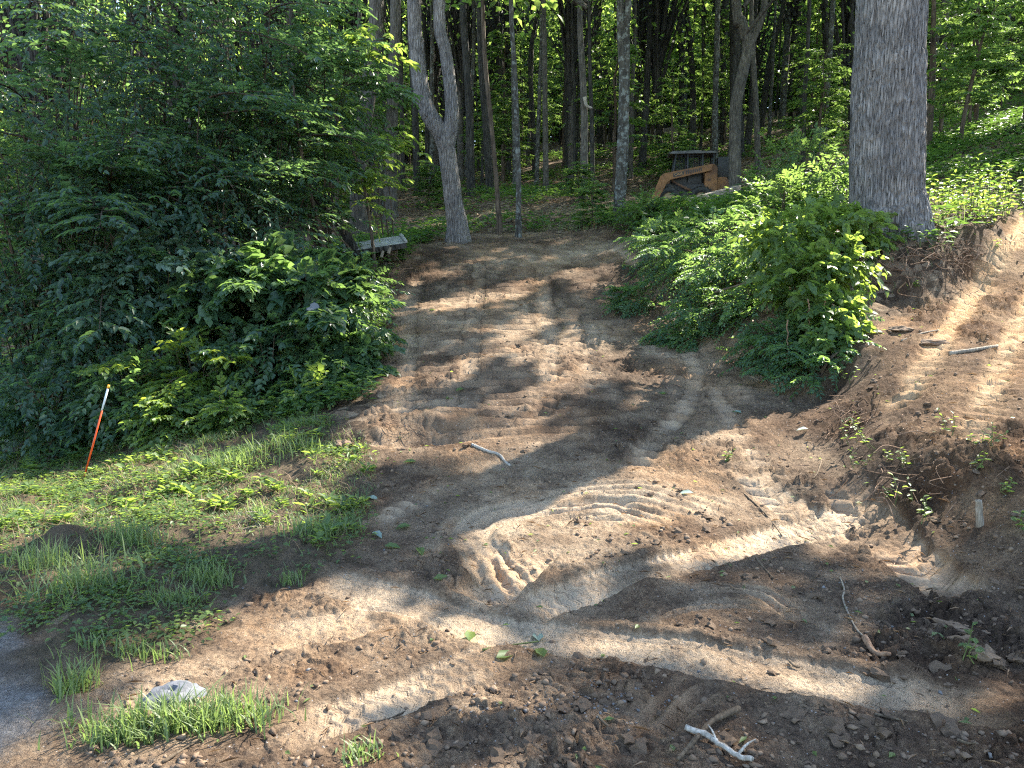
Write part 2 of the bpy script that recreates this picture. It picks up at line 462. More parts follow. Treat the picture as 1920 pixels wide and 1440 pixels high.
def tube(P, R, seg=8, n=None, cap=True, lob=0, bark=0, bseed=0, vfreq=9.0, hfreq=2.2):
    P = np.asarray(P, float); R = np.asarray(R, float)
    if n:
        k = np.linspace(0, 1, len(R)); P = resample(P, n); R = np.interp(np.linspace(0, 1, n), k, R)
    m = len(P)
    D = np.gradient(P, axis=0); D /= np.linalg.norm(D, axis=1)[:, None] + 1e-12
    ref = np.array([0.0, 1, 0]) if abs(D[0, 1]) < .9 else np.array([1.0, 0, 0])
    X = np.zeros_like(P); x = ref
    for i in range(m):
        x = x - D[i] * (x @ D[i]); x = x / (np.linalg.norm(x) + 1e-12); X[i] = x
    Y = np.cross(D, X)
    a = np.linspace(0, 2 * np.pi, seg, endpoint=False)
    rad = R[:, None] * np.ones(seg)[None]
    if lob:
        zz = (P[:, 2] - P[0, 2] - .3).clip(0)
        rad = rad * (1 + lob * np.exp(-zz / .3)[:, None] * (np.cos(5 * a + 1)[None] * .6 + np.cos(3 * a + .4)[None] * .5 + np.cos(8 * a)[None] * .25))
    if bark:
        L = np.concatenate([[0], np.cumsum(np.linalg.norm(np.diff(P, axis=0), axis=1))])
        ca = np.cos(a)[None] * R[:, None]; sa = np.sin(a)[None] * R[:, None]
        Lz = L[:, None] + 0 * a[None]
        nz = vnoise(ca * vfreq, sa * vfreq, Lz * hfreq, seed=bseed)
        nz2 = vnoise(ca * vfreq * 2.3, sa * vfreq * 2.3, Lz * hfreq * 1.7 + 5, seed=bseed + 3)
        rad = rad + bark * (-np.abs(nz) * 1.3 + .5 - .6 * np.abs(nz2) + .3)
        rad = rad + R[:, None] * .05 * vnoise(ca * 2, sa * 2, Lz * .6, seed=bseed + 8)
    V = P[:, None] + rad[..., None] * (np.cos(a)[None, :, None] * X[:, None] + np.sin(a)[None, :, None] * Y[:, None])
    i = np.arange(m - 1)[:, None]; j = np.arange(seg)[None]
    q = np.stack([i * seg + j, i * seg + (j + 1) % seg, (i + 1) * seg + (j + 1) % seg, (i + 1) * seg + j], -1).reshape(-1, 4)
    V = V.reshape(-1, 3); fs = [q]
    if cap:
        b = len(V); V = np.vstack([V, P[0], P[-1]])
        jj = np.arange(seg)
        fs.append(np.concatenate([np.stack([np.full(seg, b), (jj + 1) % seg, jj], -1),
                                  np.stack([np.full(seg, b + 1), (m - 1) * seg + jj, (m - 1) * seg + (jj + 1) % seg], -1)]))
    return V, fs

LEAF = {
 'lo': (np.array([(0,0,0),(.45,.5,.1),(1,0,-.05),(.45,-.5,.1)], float), np.array([(0,1,2),(0,2,3)])),
 'mid': (np.array([(0,0,0),(.28,.46,.10),(.68,.34,.06),(1,0,-.12),(.68,-.34,.06),(.28,-.46,.10)], float), np.array([(0,1,2,3),(0,3,4,5)])),
 'heart': (np.array([(.05,0,0),(-.06,.26,.04),(.12,.5,.09),(.42,.47,.08),(.75,.22,.02),(1,0,-.14),(.75,-.22,.02),(.42,-.47,.08),(.12,-.5,.09),(-.06,-.26,.04),(.45,0,-.02)], float),
           np.array([(0,1,2,10),(10,2,3,4),(10,4,5,6),(10,6,7,8),(0,10,8,9)])),
 'oval': (np.array([(0,0,0),(.2,.42,.05),(.6,.5,.06),(.92,.26,.02),(1,0,0),(.92,-.26,.02),(.6,-.5,.06),(.2,-.42,.05)], float), np.array([(0,1,2,3),(0,3,4,5),(0,5,6,7)])),
}
def unit(v):
    return v / (np.linalg.norm(v, axis=-1, keepdims=True) + 1e-12)
def rvec(n, r=None):
    return unit((r or rng).normal(size=(n, 3)))
def leaves(g, kind, pos, dr, nr, L, W, var):
    T, Fc = LEAF[kind]
    pos = np.asarray(pos, float); n = len(pos)
    if n == 0:
        return
    x = unit(dr); z = unit(nr - x * np.sum(nr * x, -1, keepdims=True)); y = np.cross(z, x)
    L = np.broadcast_to(L, (n,)); W = np.broadcast_to(W, (n,))
    V = pos[:, None] + x[:, None] * (T[None, :, 0:1] * L[:, None, None]) + y[:, None] * (T[None, :, 1:2] * W[:, None, None]) + z[:, None] * (T[None, :, 2:3] * L[:, None, None])
    f = (Fc[None] + (np.arange(n) * len(T))[:, None, None]).reshape(-1, Fc.shape[1])
    g.add(V.reshape(-1, 3), [f], np.repeat(np.broadcast_to(var, (n,)), len(T)))

def sprays(g, gt, O, D, N, Ls, nl, kind, LL, LW, droop=.25, spread=55, twig=.004, jit=.25, base=0.1, varc=.5, vars=.3, r=None):
    """leafy twigs: O origins, D directions, N plane normals, Ls lengths; nl leaves each, alternating"""
    r = r or rng
    m = len(O); D = unit(D); N = unit(N - D * np.sum(N * D, -1, keepdims=True)); B = np.cross(N, D)
    Ls = np.broadcast_to(Ls, (m,))
    s = np.linspace(base, 1, nl)[None].repeat(m, 0) + r.normal(0, .02, (m, nl))
    P = O[:, None] + D[:, None] * (s * Ls[:, None])[..., None]
    P[..., 2] -= droop * (s ** 2) * Ls[:, None]
    sd = np.where(np.arange(nl) % 2 == 0, 1, -1)[None, :] * np.ones((m, 1))
    an = np.radians(spread) * (1 - .35 * s) + r.normal(0, .2, (m, nl))
    an[:, -1] = r.normal(0, .2, m)
    T = D[:, None] - np.array([0, 0, 1.0]) * (2 * droop * s)[..., None]
    dr = unit(T) * np.cos(an)[..., None] + B[:, None] * (sd * np.sin(an))[..., None]
    dr = dr + r.normal(0, jit * .6, (m, nl, 3)); dr[..., 2] -= .12
    nr = N[:, None] + r.normal(0, jit, (m, nl, 3))
    size = (.55 + .6 * np.sin(np.pi * np.clip(.15 + .75 * s, 0, 1))) * r.uniform(.75, 1.2, (m, nl))
    vv = np.clip(varc + r.normal(0, vars, (m, 1)) + r.normal(0, .12, (m, nl)), 0, 1)
    leaves(g, kind, P.reshape(-1, 3), dr.reshape(-1, 3), nr.reshape(-1, 3), (LL * size).ravel(), (LW * size).ravel(), vv.ravel())
    if gt is not None:
        k = 3
        ss = np.linspace(0, 1, k)
        C = O[:, None] + D[:, None] * (ss[None] * Ls[:, None])[..., None]
        C[..., 2] -= droop * (ss ** 2)[None] * Ls[:, None]
        rr = twig * (1 - .75 * ss)[None, :, None, None]
        ang = np.array([0, 2.1, 4.2])
        V = C[:, :, None] + rr * (np.cos(ang)[None, None, :, None] * N[:, None, None] + np.sin(ang)[None, None, :, None] * B[:, None, None])
        i = np.arange(k - 1)[:, None]; j = np.arange(3)[None]
        q = np.stack([i * 3 + j, i * 3 + (j + 1) % 3, (i + 1) * 3 + (j + 1) % 3, (i + 1) * 3 + j], -1).reshape(-1, 4)
        gt.add(V.reshape(-1, 3), [(q[None] + (np.arange(m) * k * 3)[:, None, None]).reshape(-1, 4)])

# materials ---------------------------------------------------------
def newmat(name):
    m = bpy.data.materials.new(name); m.use_nodes = True
    n = m.node_tree.nodes; l = m.node_tree.links
    return m, n, l, n['Principled BSDF'], n['Material Output']
def ramp(n, stops):
    r = n.new('ShaderNodeValToRGB')
    e = r.color_ramp.elements
    while len(e) < len(stops):
        e.new(.5)
    for i, (p, c) in enumerate(stops):
        e[i].position = p; e[i].color = (*c, 1) if len(c) == 3 else c
    return r
def noise(n, scale, det=4, rough=.55):
    t = n.new('ShaderNodeTexNoise'); t.inputs['Scale'].default_value = scale; t.inputs['Detail'].default_value = det
    t.inputs['Roughness'].default_value = rough
    return t
def mixc(n, l, fac, a, b, typ='MIX'):
    m = n.new('ShaderNodeMix'); m.data_type = 'RGBA'; m.blend_type = typ
    for i, v in ((0, fac), (6, a), (7, b)):
        if hasattr(v, 'links') or hasattr(v, 'is_output'):
            l.new(v, m.inputs[i])
        else:
            m.inputs[i].default_value = v if i == 0 else (*v, 1)
    return m.outputs[2]
def attr(n, name):
    a = n.new('ShaderNodeAttribute'); a.attribute_name = name
    return a.outputs['Fac']
def bump(n, l, height, strength, dist, prev=None):
    b = n.new('ShaderNodeBump'); b.inputs['Strength'].default_value = strength; b.inputs['Distance'].default_value = dist
    l.new(height, b.inputs['Height'])
    if prev is not None:
        l.new(prev, b.inputs['Normal'])
    return b.outputs[0]

def leaf_mat(name, c0, c1, tr, transl=.5, rough=.45, objrand=True, spec=.4):
    m, n, l, p, out = newmat(name)
    v = attr(n, 'var')
    r = ramp(n, [(0, c0), (.6, tuple((a + b) / 2 for a, b in zip(c0, c1))), (1, c1)])
    if objrand:
        oi = n.new('ShaderNodeObjectInfo')
        ma = n.new('ShaderNodeMath'); ma.operation = 'MULTIPLY_ADD'
        l.new(oi.outputs['Random'], ma.inputs[0]); ma.inputs[1].default_value = .35
        mb = n.new('ShaderNodeMath'); mb.operation = 'MULTIPLY_ADD'; mb.inputs[1].default_value = .75
        l.new(v, mb.inputs[0]); l.new(ma.outputs[0], mb.inputs[2]); ma.inputs[2].default_value = -.05
        v = mb.outputs[0]
    l.new(v, r.inputs[0])
    l.new(r.outputs[0], p.inputs['Base Color'])
    p.inputs['Roughness'].default_value = rough
    p.inputs['Specular IOR Level'].default_value = spec
    t = n.new('ShaderNodeBsdfTranslucent')
    rt = ramp(n, [(0, tuple(x * .75 for x in tr)), (1, tuple(x * 1.2 for x in tr))])
    l.new(v, rt.inputs[0]); l.new(rt.outputs[0], t.inputs[0])
    mx = n.new('ShaderNodeMixShader'); mx.inputs[0].default_value = transl
    l.new(p.outputs[0], mx.inputs[1]); l.new(t.outputs[0], mx.inputs[2])
    l.new(mx.outputs[0], out.inputs[0])
    return m

M = {}
M['leaf_canopy'] = leaf_mat('leaf_canopy', (.034, .072, .028), (.095, .140, .045), (.38, .55, .10), .58)
M['leaf_under'] = leaf_mat('leaf_under', (.036, .078, .034), (.090, .145, .055), (.26, .40, .08), .5)
M['leaf_shrub'] = leaf_mat('leaf_shrub', (.034, .076, .042), (.095, .150, .068), (.22, .36, .08), .45, rough=.38, spec=.5)
M['leaf_elm'] = leaf_mat('leaf_elm', (.032, .068, .048), (.082, .135, .074), (.19, .33, .085), .45, rough=.36, spec=.5)
M['leaf_locust'] = leaf_mat('leaf_locust', (.042, .098, .060), (.11, .18, .085), (.30, .48, .10), .45, rough=.5)
M['leaf_weed'] = leaf_mat('leaf_weed', (.055, .105, .040), (.14, .20, .06), (.34, .47, .07), .5)
M['leaf_cover'] = leaf_mat('leaf_cover', (.030, .075, .030), (.085, .140, .045), (.18, .32, .05), .4, objrand=False)
M['grass'] = leaf_mat('grass', (.055, .100, .038), (.20, .24, .10), (.30, .42, .10), .42, rough=.5, objrand=False)
M['dry'] = leaf_mat('dry', (.13, .075, .04), (.36, .24, .14), (.25, .15, .07), .2, rough=.7, objrand=False)
M['leaf_dead'] = leaf_mat('leaf_dead', (.10, .10, .10), (.22, .22, .21), (.12, .11, .08), .2, rough=.5, objrand=False)
M['leaf_pale'] = leaf_mat('leaf_pale', (.16, .22, .17), (.32, .40, .34), (.15, .25, .08), .3, rough=.45, objrand=False)

def bark_mat(name, c0, c1, c2, vs=14, hs=2.2, bst=.9, bdist=.03, moss=0.0, lichen=None):
    m, n, l, p, out = newmat(name)
    tc = n.new('ShaderNodeTexCoord')
    mp = n.new('ShaderNodeMapping'); mp.inputs['Scale'].default_value = (vs, vs, hs)
    l.new(tc.outputs['Object'], mp.inputs[0])
    a = noise(n, 1.0, 5, .6); l.new(mp.outputs[0], a.inputs[0])
    vo = n.new('ShaderNodeTexVoronoi'); vo.feature = 'DISTANCE_TO_EDGE'; vo.inputs['Scale'].default_value = .8
    l.new(mp.outputs[0], vo.inputs[0])
    b = noise(n, 3.5, 3); l.new(tc.outputs['Object'], b.inputs[0])
    r = ramp(n, [(.25, c0), (.5, c1), (.78, c2)])
    l.new(a.outputs[0], r.inputs[0])
    col = mixc(n, l, .35, r.outputs[0], (.5, .5, .5))
    col = r.outputs[0]
    rb = ramp(n, [(.35, (.7, .7, .7)), (.7, (1.25, 1.2, 1.12))])
    l.new(b.outputs[0], rb.inputs[0])
    col = mixc(n, l, 1.0, col, rb.outputs[0], 'MULTIPLY')
    if lichen:
        ln = noise(n, 9, 5, .7); l.new(tc.outputs['Object'], ln.inputs[0])
        lr = ramp(n, [(.52, (0, 0, 0)), (.58, (1, 1, 1))]); l.new(ln.outputs[0], lr.inputs[0])
        col = mixc(n, l, lr.outputs[0], col, lichen)
    rf = ramp(n, [(0, (.72, .70, .68)), (.16, (1, 1, 1))]); l.new(vo.outputs['Distance'], rf.inputs[0])
    col = mixc(n, l, 1.0, col, rf.outputs[0], 'MULTIPLY')
    l.new(col, p.inputs['Base Color'])
    p.inputs['Roughness'].default_value = .9
    p.inputs['Specular IOR Level'].default_value = .2
    rv = ramp(n, [(0, (0, 0, 0)), (.22, (1, 1, 1))]); l.new(vo.outputs['Distance'], rv.inputs[0])
    n1 = bump(n, l, rv.outputs[0], bst, bdist * 1.3)
    l.new(bump(n, l, a.outputs[0], bst, bdist, n1), p.inputs['Normal'])
    return m
M['bark_oak'] = bark_mat('bark_oak', (.10, .092, .085), (.215, .20, .188), (.34, .322, .305), 34, 5.5, .8, .022)
M['bark_grey'] = bark_mat('bark_grey', (.045, .042, .037), (.105, .097, .085), (.19, .178, .158), 20, 4.5, .6, .02)
M['bark_dark'] = bark_mat('bark_dark', (.026, .025, .023), (.055, .053, .048), (.098, .094, .085), 14, 3.4, .8, .03)
M['bark_lichen'] = bark_mat('bark_lichen', (.035, .034, .03), (.075, .072, .063), (.13, .125, .11), 14, 4.0, .6, .02, lichen=(.19, .205, .185))
M['bark_brown'] = bark_mat('bark_brown', (.05, .038, .028), (.10, .078, .058), (.17, .135, .10), 20, 3.0, .7, .015)
M['bark_pale'] = bark_mat('bark_pale', (.20, .17, .14), (.42, .37, .31), (.58, .53, .46), 14, 2.0, .7, .02)
M['twig'] = bark_mat('twig', (.06, .045, .03), (.12, .09, .06), (.2, .16, .11), 40, 8.0, .3, .004)
M['stem_green'] = bark_mat('stem_green', (.07, .10, .03), (.12, .15, .05), (.18, .2, .08), 40, 8.0, .2, .003)
M['stick'] = bark_mat('stick', (.17, .14, .10), (.28, .24, .185), (.40, .36, .30), 60, 10.0, .5, .004)
M['stick_white'] = bark_mat('stick_white', (.20, .18, .15), (.36, .335, .295), (.48, .46, .42), 60, 10.0, .5, .004)
M['root'] = bark_mat('root', (.10, .06, .04), (.22, .14, .09), (.36, .25, .17), 40, 8.0, .4, .004)

def ground_mat():
    m, n, l, p, out = newmat('soil_and_forest_floor')
    geo = n.new('ShaderNodeNewGeometry'); pos = geo.outputs['Position']
    tone = attr(n, 'tone'); dirt = attr(n, 'dirt'); grass = attr(n, 'grass'); grav = attr(n, 'gravel'); tph = attr(n, 'tph'); tpm = attr(n, 'tpm'); clay = attr(n, 'clay')
    n1 = noise(n, 7, 6, .65); n2 = noise(n, 45, 6, .7); n3 = noise(n, 1.3, 4); n4 = noise(n, 160, 3, .6)
    for t in (n1, n2, n3, n4):
        l.new(pos, t.inputs[0])
    base = ramp(n, [(0, (.056, .035, .022)), (.3, (.126, .084, .054)), (.58, (.256, .179, .114)), (1, (.49, .365, .240))])
    ma = n.new('ShaderNodeMath'); ma.operation = 'MULTIPLY_ADD'; ma.inputs[1].default_value = .95; ma.inputs[2].default_value = -.475
    l.new(n2.outputs[0], ma.inputs[0])
    inv = n.new('ShaderNodeMath'); inv.operation = 'MULTIPLY_ADD'; inv.inputs[1].default_value = -.7; inv.inputs[2].default_value = 1.0; l.new(tpm, inv.inputs[0])
    mq = n.new('ShaderNodeMath'); mq.operation = 'MULTIPLY'; l.new(ma.outputs[0], mq.inputs[0]); l.new(inv.outputs[0], mq.inputs[1])
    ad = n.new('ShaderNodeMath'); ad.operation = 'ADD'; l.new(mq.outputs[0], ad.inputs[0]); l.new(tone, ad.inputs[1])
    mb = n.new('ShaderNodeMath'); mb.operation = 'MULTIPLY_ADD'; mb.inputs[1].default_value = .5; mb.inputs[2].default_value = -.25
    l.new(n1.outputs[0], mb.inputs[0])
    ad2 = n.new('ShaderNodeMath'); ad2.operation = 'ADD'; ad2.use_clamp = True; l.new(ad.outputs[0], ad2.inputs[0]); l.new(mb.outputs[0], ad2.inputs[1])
    l.new(ad2.outputs[0], base.inputs[0])
    # redder clay and greyer dust patches
    hue = ramp(n, [(.35, (1.06, .96, .86)), (.5, (1, 1, 1)), (.66, (.97, 1.0, 1.02))]); l.new(n3.outputs[0], hue.inputs[0])
    soil = mixc(n, l, 1.0, base.outputs[0], hue.outputs[0], 'MULTIPLY')
    clay_c = mixc(n, l, 1.0, soil, (1.07, .955, .81), 'MULTIPLY')
    soil = mixc(n, l, clay, soil, clay_c)
    # small stones
    vo = n.new('ShaderNodeTexVoronoi'); vo.inputs['Scale'].default_value = 55; l.new(pos, vo.inputs[0])
    sr = ramp(n, [(.0, (1, 1, 1)), (.16, (1, 1, 1)), (.2, (0, 0, 0))]); l.new(vo.outputs['Distance'], sr.inputs[0])
    wn = n.new('ShaderNodeTexWhiteNoise'); l.new(vo.outputs['Position'], wn.inputs[0])
    st = n.new('ShaderNodeMath'); st.operation = 'GREATER_THAN'; st.inputs[1].default_value = .90; l.new(wn.outputs[0], st.inputs[0])
    sm = n.new('ShaderNodeMath'); sm.operation = 'MULTIPLY'; l.new(sr.outputs[0], sm.inputs[0]); l.new(st.outputs[0], sm.inputs[1])
    soil = mixc(n, l, sm.outputs[0], soil, (.40, .37, .34))
    gv = ramp(n, [(.3, (.13, .118, .105)), (.5, (.23, .21, .188)), (.7, (.35, .325, .295))]); l.new(n2.outputs[0], gv.inputs[0])
    soil = mixc(n, l, grav, soil, gv.outputs[0])
    # forest floor: dead leaves over humus
    v2 = n.new('ShaderNodeTexVoronoi'); v2.inputs['Scale'].default_value = 13; v2.inputs['Randomness'].default_value = 1; l.new(pos, v2.inputs[0])
    w2 = n.new('ShaderNodeTexWhiteNoise'); l.new(v2.outputs['Position'], w2.inputs[0])
    lit = ramp(n, [(0, (.055, .038, .025)), (.4, (.12, .08, .05)), (.75, (.21, .145, .09)), (1, (.32, .24, .16))]); l.new(w2.outputs[0], lit.inputs[0])
    gcol = ramp(n, [(.3, (.06, .05, .03)), (.6, (.15, .11, .07))]); l.new(n1.outputs[0], gcol.inputs[0])
    floor_ = mixc(n, l, grass, lit.outputs[0], gcol.outputs[0])
    col = mixc(n, l, dirt, floor_, soil)
    l.new(col, p.inputs['Base Color'])
    p.inputs['Roughness'].default_value = .95
    p.inputs['Specular IOR Level'].default_value = .15
    pp = n.new('ShaderNodeMath'); pp.operation = 'PINGPONG'; pp.inputs[1].default_value = .5; l.new(tph, pp.inputs[0])
    pr = ramp(n, [(.34, (1, 1, 1)), (.44, (0, 0, 0))]); l.new(pp.outputs[0], pr.inputs[0])
    pm2 = n.new('ShaderNodeMath'); pm2.operation = 'MULTIPLY'; l.new(pr.outputs[0], pm2.inputs[0]); l.new(tpm, pm2.inputs[1])
    b0 = bump(n, l, pm2.outputs[0], .8, .035)
    vb = n.new('ShaderNodeTexVoronoi'); vb.inputs['Scale'].default_value = 38; l.new(pos, vb.inputs[0])
    n5 = noise(n, 14, 6, .72); l.new(pos, n5.inputs[0])
    def damp(sock):
        k_ = n.new('ShaderNodeMath'); k_.operation = 'MULTIPLY'; l.new(sock, k_.inputs[0]); l.new(inv.outputs[0], k_.inputs[1]); return k_.outputs[0]
    b1 = bump(n, l, damp(n5.outputs[0]), 1.0, .10, b0)
    b1 = bump(n, l, damp(n2.outputs[0]), .8, .03, b1)
    b2 = bump(n, l, n4.outputs[0], .3, .006, b1)
    b3 = bump(n, l, v2.outputs['Distance'], .25, .02, b2)
    l.new(b3, p.inputs['Normal'])
    return m
M['ground'] = ground_mat()

def soil_obj_mat():
    m, n, l, p, out = newmat('clod_soil')
    tc = n.new('ShaderNodeTexCoord'); oi = n.new('ShaderNodeObjectInfo')
    a = noise(n, 22, 6, .7); l.new(tc.outputs['Object'], a.inputs[0])
    v = attr(n, 'var')
    r = ramp(n, [(.15, (.07, .047, .031)), (.45, (.145, .10, .066)), (.8, (.25, .178, .118))])
    s = n.new('ShaderNodeMath'); s.operation = 'MULTIPLY_ADD'; s.inputs[1].default_value = .4; l.new(v, s.inputs[0])
    t = n.new('ShaderNodeMath'); t.operation = 'ADD'; t.inputs[1].default_value = -.2; l.new(a.outputs[0], t.inputs[0]); l.new(t.outputs[0], s.inputs[2])
    l.new(s.outputs[0], r.inputs[0]); l.new(r.outputs[0], p.inputs['Base Color'])
    p.inputs['Roughness'].default_value = .95; p.inputs['Specular IOR Level'].default_value = .15
    l.new(bump(n, l, a.outputs[0], .8, .015), p.inputs['Normal'])
    return m
M['clod'] = soil_obj_mat()
def plain(name, col, rough=.6, metal=0, ns=12, amt=.25, dark=None, bstr=.25, bdist=.01, rust=None):
    m, n, l, p, out = newmat(name)
    tc = n.new('ShaderNodeTexCoord')
    a = noise(n, ns, 5, .65); l.new(tc.outputs['Object'], a.inputs[0])
    d = dark or tuple(c * (1 - amt * 1.6) for c in col)
    r = ramp(n, [(.32, d), (.55, col), (.75, tuple(min(1, c * (1 + amt)) for c in col))])
    l.new(a.outputs[0], r.inputs[0]); c = r.outputs[0]
    if rust:
        b = noise(n, ns * .35, 6, .7); l.new(tc.outputs['Object'], b.inputs[0])
        rr = ramp(n, [(.5, (0, 0, 0)), (.62, (1, 1, 1))]); l.new(b.outputs[0], rr.inputs[0])
        c = mixc(n, l, rr.outputs[0], c, rust)
    l.new(c, p.inputs['Base Color'])
    p.inputs['Roughness'].default_value = rough; p.inputs['Metallic'].default_value = metal
    l.new(bump(n, l, a.outputs[0], bstr, bdist), p.inputs['Normal'])
    return m
M['stone'] = plain('stone', (.115, .12, .13), .85, ns=14, amt=.3, bstr=.6, bdist=.02)
M['pebble'] = plain('pebble', (.15, .14, .13), .85, ns=30, amt=.3)
M['orange'] = plain('marker_orange', (.75, .085, .012), .4, ns=30, amt=.15)
M['white'] = plain('marker_white', (.80, .82, .84), .35, ns=30, amt=.08)
M['yellow'] = plain('marker_cap', (.85, .38, .02), .4, ns=30, amt=.1)
M['tan'] = plain('machine_tan', (.235, .105, .034), .65, ns=6, amt=.25, rust=(.11, .05, .025))
M['black'] = plain('machine_black', (.022, .022, .023), .55, ns=10, amt=.3)
M['roofgrey'] = plain('machine_roof', (.10, .10, .10), .6, ns=8, amt=.4)
M['rubber'] = plain('rubber', (.035, .034, .033), .85, ns=14, amt=.4, rust=(.10, .08, .06))
M['rim'] = plain('rim', (.30, .22, .12), .6, ns=10, amt=.3, rust=(.12, .06, .03))
M['rust'] = plain('rust', (.13, .065, .035), .8, ns=12, amt=.4)
M['decal'] = plain('decal', (.42, .22, .08), .6, ns=30, amt=.1)
M['board'] = plain('weathered_board', (.33, .33, .30), .8, ns=7, amt=.35, bstr=.5)
M['beam'] = plain('beam', (.26, .21, .16), .85, ns=9, amt=.35, bstr=.5)

# ------------------------------------------------------------------ the ground sheet
def build_ground():
    fine = np.radians(np.linspace(-37, 37, 640))
    rest = np.radians(np.concatenate([np.linspace(37, 323, 100)[1:-1]]))
    A = np.concatenate([fine, rest])
    R = np.concatenate([np.geomspace(.25, 2.1, 40)[:-1], np.geomspace(2.1, 6, 320)[:-1], np.geomspace(6, 19, 205)[:-1], np.geomspace(19, 260, 90)])
    na, nr = len(A), len(R)
    X = R[:, None] * np.sin(A)[None]; Y = R[:, None] * np.cos(A)[None]
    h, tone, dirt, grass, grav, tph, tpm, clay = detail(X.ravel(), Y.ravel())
    Z = H0(X, Y).ravel() + h
    V = np.stack([X.ravel(), Y.ravel(), Z], -1)
    i = np.arange(nr - 1)[:, None]; j = np.arange(na)[None]
    q = np.stack([i * na + j, (i + 1) * na + j, (i + 1) * na + (j + 1) % na, i * na + (j + 1) % na], -1).reshape(-1, 4)[:, ::-1]
    c0 = len(V)
    V = np.vstack([V, [0, 0, float(Z[:na].mean())]])
    jj = np.arange(na)
    cap = np.stack([np.full(na, c0), (jj + 1) % na, jj], -1)
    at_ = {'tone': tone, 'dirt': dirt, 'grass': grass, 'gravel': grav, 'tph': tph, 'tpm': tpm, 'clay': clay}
    at_ = {k: np.append(v, v[0]) for k, v in at_.items()}
    # one surface, cut into the pieces of the setting
    fc = V[q].mean(1)
    fd = dirt[q].mean(1) if False else at_['dirt'][q].mean(1)
    fg = at_['grass'][q].mean(1); fv = at_['gravel'][q].mean(1)
    ramp_ = poly_sd(fc[:, 0], fc[:, 1], ZRAMP) < 0
    cls = np.zeros(len(q), int)
    cls[fd > .5] = 1
    cls[(fd > .5) & ramp_] = 2
    cls[fg > .5] = 3
    cls[(fv > .5) & (fd > .5)] = 4
    names = ['forest_floor', 'dirt_road', 'dirt_ramp', 'grass_verge', 'gravel_drive']
    for k, nm in enumerate(names):
        f = q[cls == k]
        fs = [f]
        if k == 1:
            fs.append(cap)
        used = np.unique(np.concatenate([a.ravel() for a in fs]))
        mp = np.full(len(V), -1); mp[used] = np.arange(len(used))
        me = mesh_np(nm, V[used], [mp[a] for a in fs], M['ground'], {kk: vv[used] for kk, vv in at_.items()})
        o = link(nm, me); o['kind'] = 'structure'
ZRAMP = np.array([(2.5, 4.0), (2.5, 5.0), (2.75, 6.3), (3.05, 7.4), (3.55, 8.15), (4.8, 9.1), (6.2, 10.25), (9, 12.5), (17, 12.5), (17, 3), (4, 3.3)])
build_ground()

# ------------------------------------------------------------------ sunlit outlines on the ground; shade crowns are shaped to leave them open
LIT = [hits(p) for p in (
 [(1600,660),(1740,550),(1850,445),(1915,395),(1990,395),(1990,930),(1700,930),(1640,830),(1590,750)],
 [(1530,832),(1400,815),(1290,835),(1280,885),(1180,915),(1000,930),(880,965),(858,1010),(930,1050),(1040,1030),(1120,1065),(1230,1042),(1380,1025),(1520,1010),(1660,1045),(1770,1040),(1700,960),(1620,900)],
 [(430,1155),(600,1100),(720,1125),(860,1195),(880,1230),(760,1290),(650,1335),(560,1400),(480,1440),(0,1440),(0,1400),(170,1370),(300,1320),(420,1260)],
 [(760,588),(800,560),(900,545),(1010,526),(1010,545),(900,575),(800,600)],
 [(715,725),(760,690),(860,672),(900,680),(860,712),(740,752)],
 [(1010,645),(1080,628),(1140,640),(1150,680),(1080,735),(1010,762),(900,785),(860,775),(960,740),(1020,700)],
 [(800,860),(900,812),(1010,775),(1010,790),(920,828),(820,872)],
 [(1050,515),(1120,505),(1150,515),(1110,530),(1050,530)], [(1150,505),(1200,510),(1235,540),(1220,560),(1190,530)],
 [(1200,610),(1260,585),(1300,620),(1240,650),(1200,640)],
 [(1400,1255),(1550,1275),(1750,1300),(1920,1335),(1920,1360),(1750,1335),(1500,1300)],
 [(950,1300),(1010,1270),(1090,1300),(1080,1350),(1000,1340)],
 [(0,890),(150,890),(420,870),(600,880),(610,940),(470,975),(200,1000),(0,1030)], [(320,1020),(450,1005),(480,1030),(380,1060)], [(30,1090),(180,1080),(150,1130),(40,1150)],
 [(300,1120),(430,1090),(460,1110),(340,1160)])]
LIT.append(np.array([(3.6,8.0),(4.4,9.3),(5.6,9.9),(7.5,11.2),(8,14),(5.5,13.5),(3.2,13.0),(1.9,10.4),(1.3,8.4),(1.5,7.0),(2.4,6.7),(3.2,7.2)]))
S2 = np.array([math.sin(SUN_AZ), math.cos(SUN_AZ)]); TEL = math.tan(SUN_EL)
def lit_at(x, y, pad=0.0):
    d = np.full(np.shape(x), 9.0)
    for i, P in enumerate(LIT):
        d = np.minimum(d, poly_sd(x, y, P) + (.2 if i in (10, 11) else (.1 if 3 <= i <= 9 else 0)))
    return d < pad
def in_corridor(x, y):
    for t in np.arange(3, 30, 1.5):
        u, v = x - S2[0] * t, y - S2[1] * t
        if -4.5 < u < 10 and 0.5 < v < 14.5:
            return True
    return False

# ------------------------------------------------------------------ trees
SHADERS = []        # trees whose crowns shade the road: (object, x, y, base z, limb start height, bark)
def trunk_mesh(name, P, R, mat, seg, n, bark=0.0, seed=0, vf=9.0, hf=2.0, extra=()):
    g = G()
    V, f = tube(P, R, seg, n, lob=.16 if seg > 20 else .1, bark=bark, bseed=seed, vfreq=vf, hfreq=hf)
    g.add(V, f)
    for (P2, R2) in extra:
        V, f = tube(P2, R2, max(6, int(seg * .75)), max(8, n * 2 // 3), bark=bark * .8, bseed=seed + 5, vfreq=vf, hfreq=hf)
        g.add(V, f)
    return g.mesh(name, M[mat])

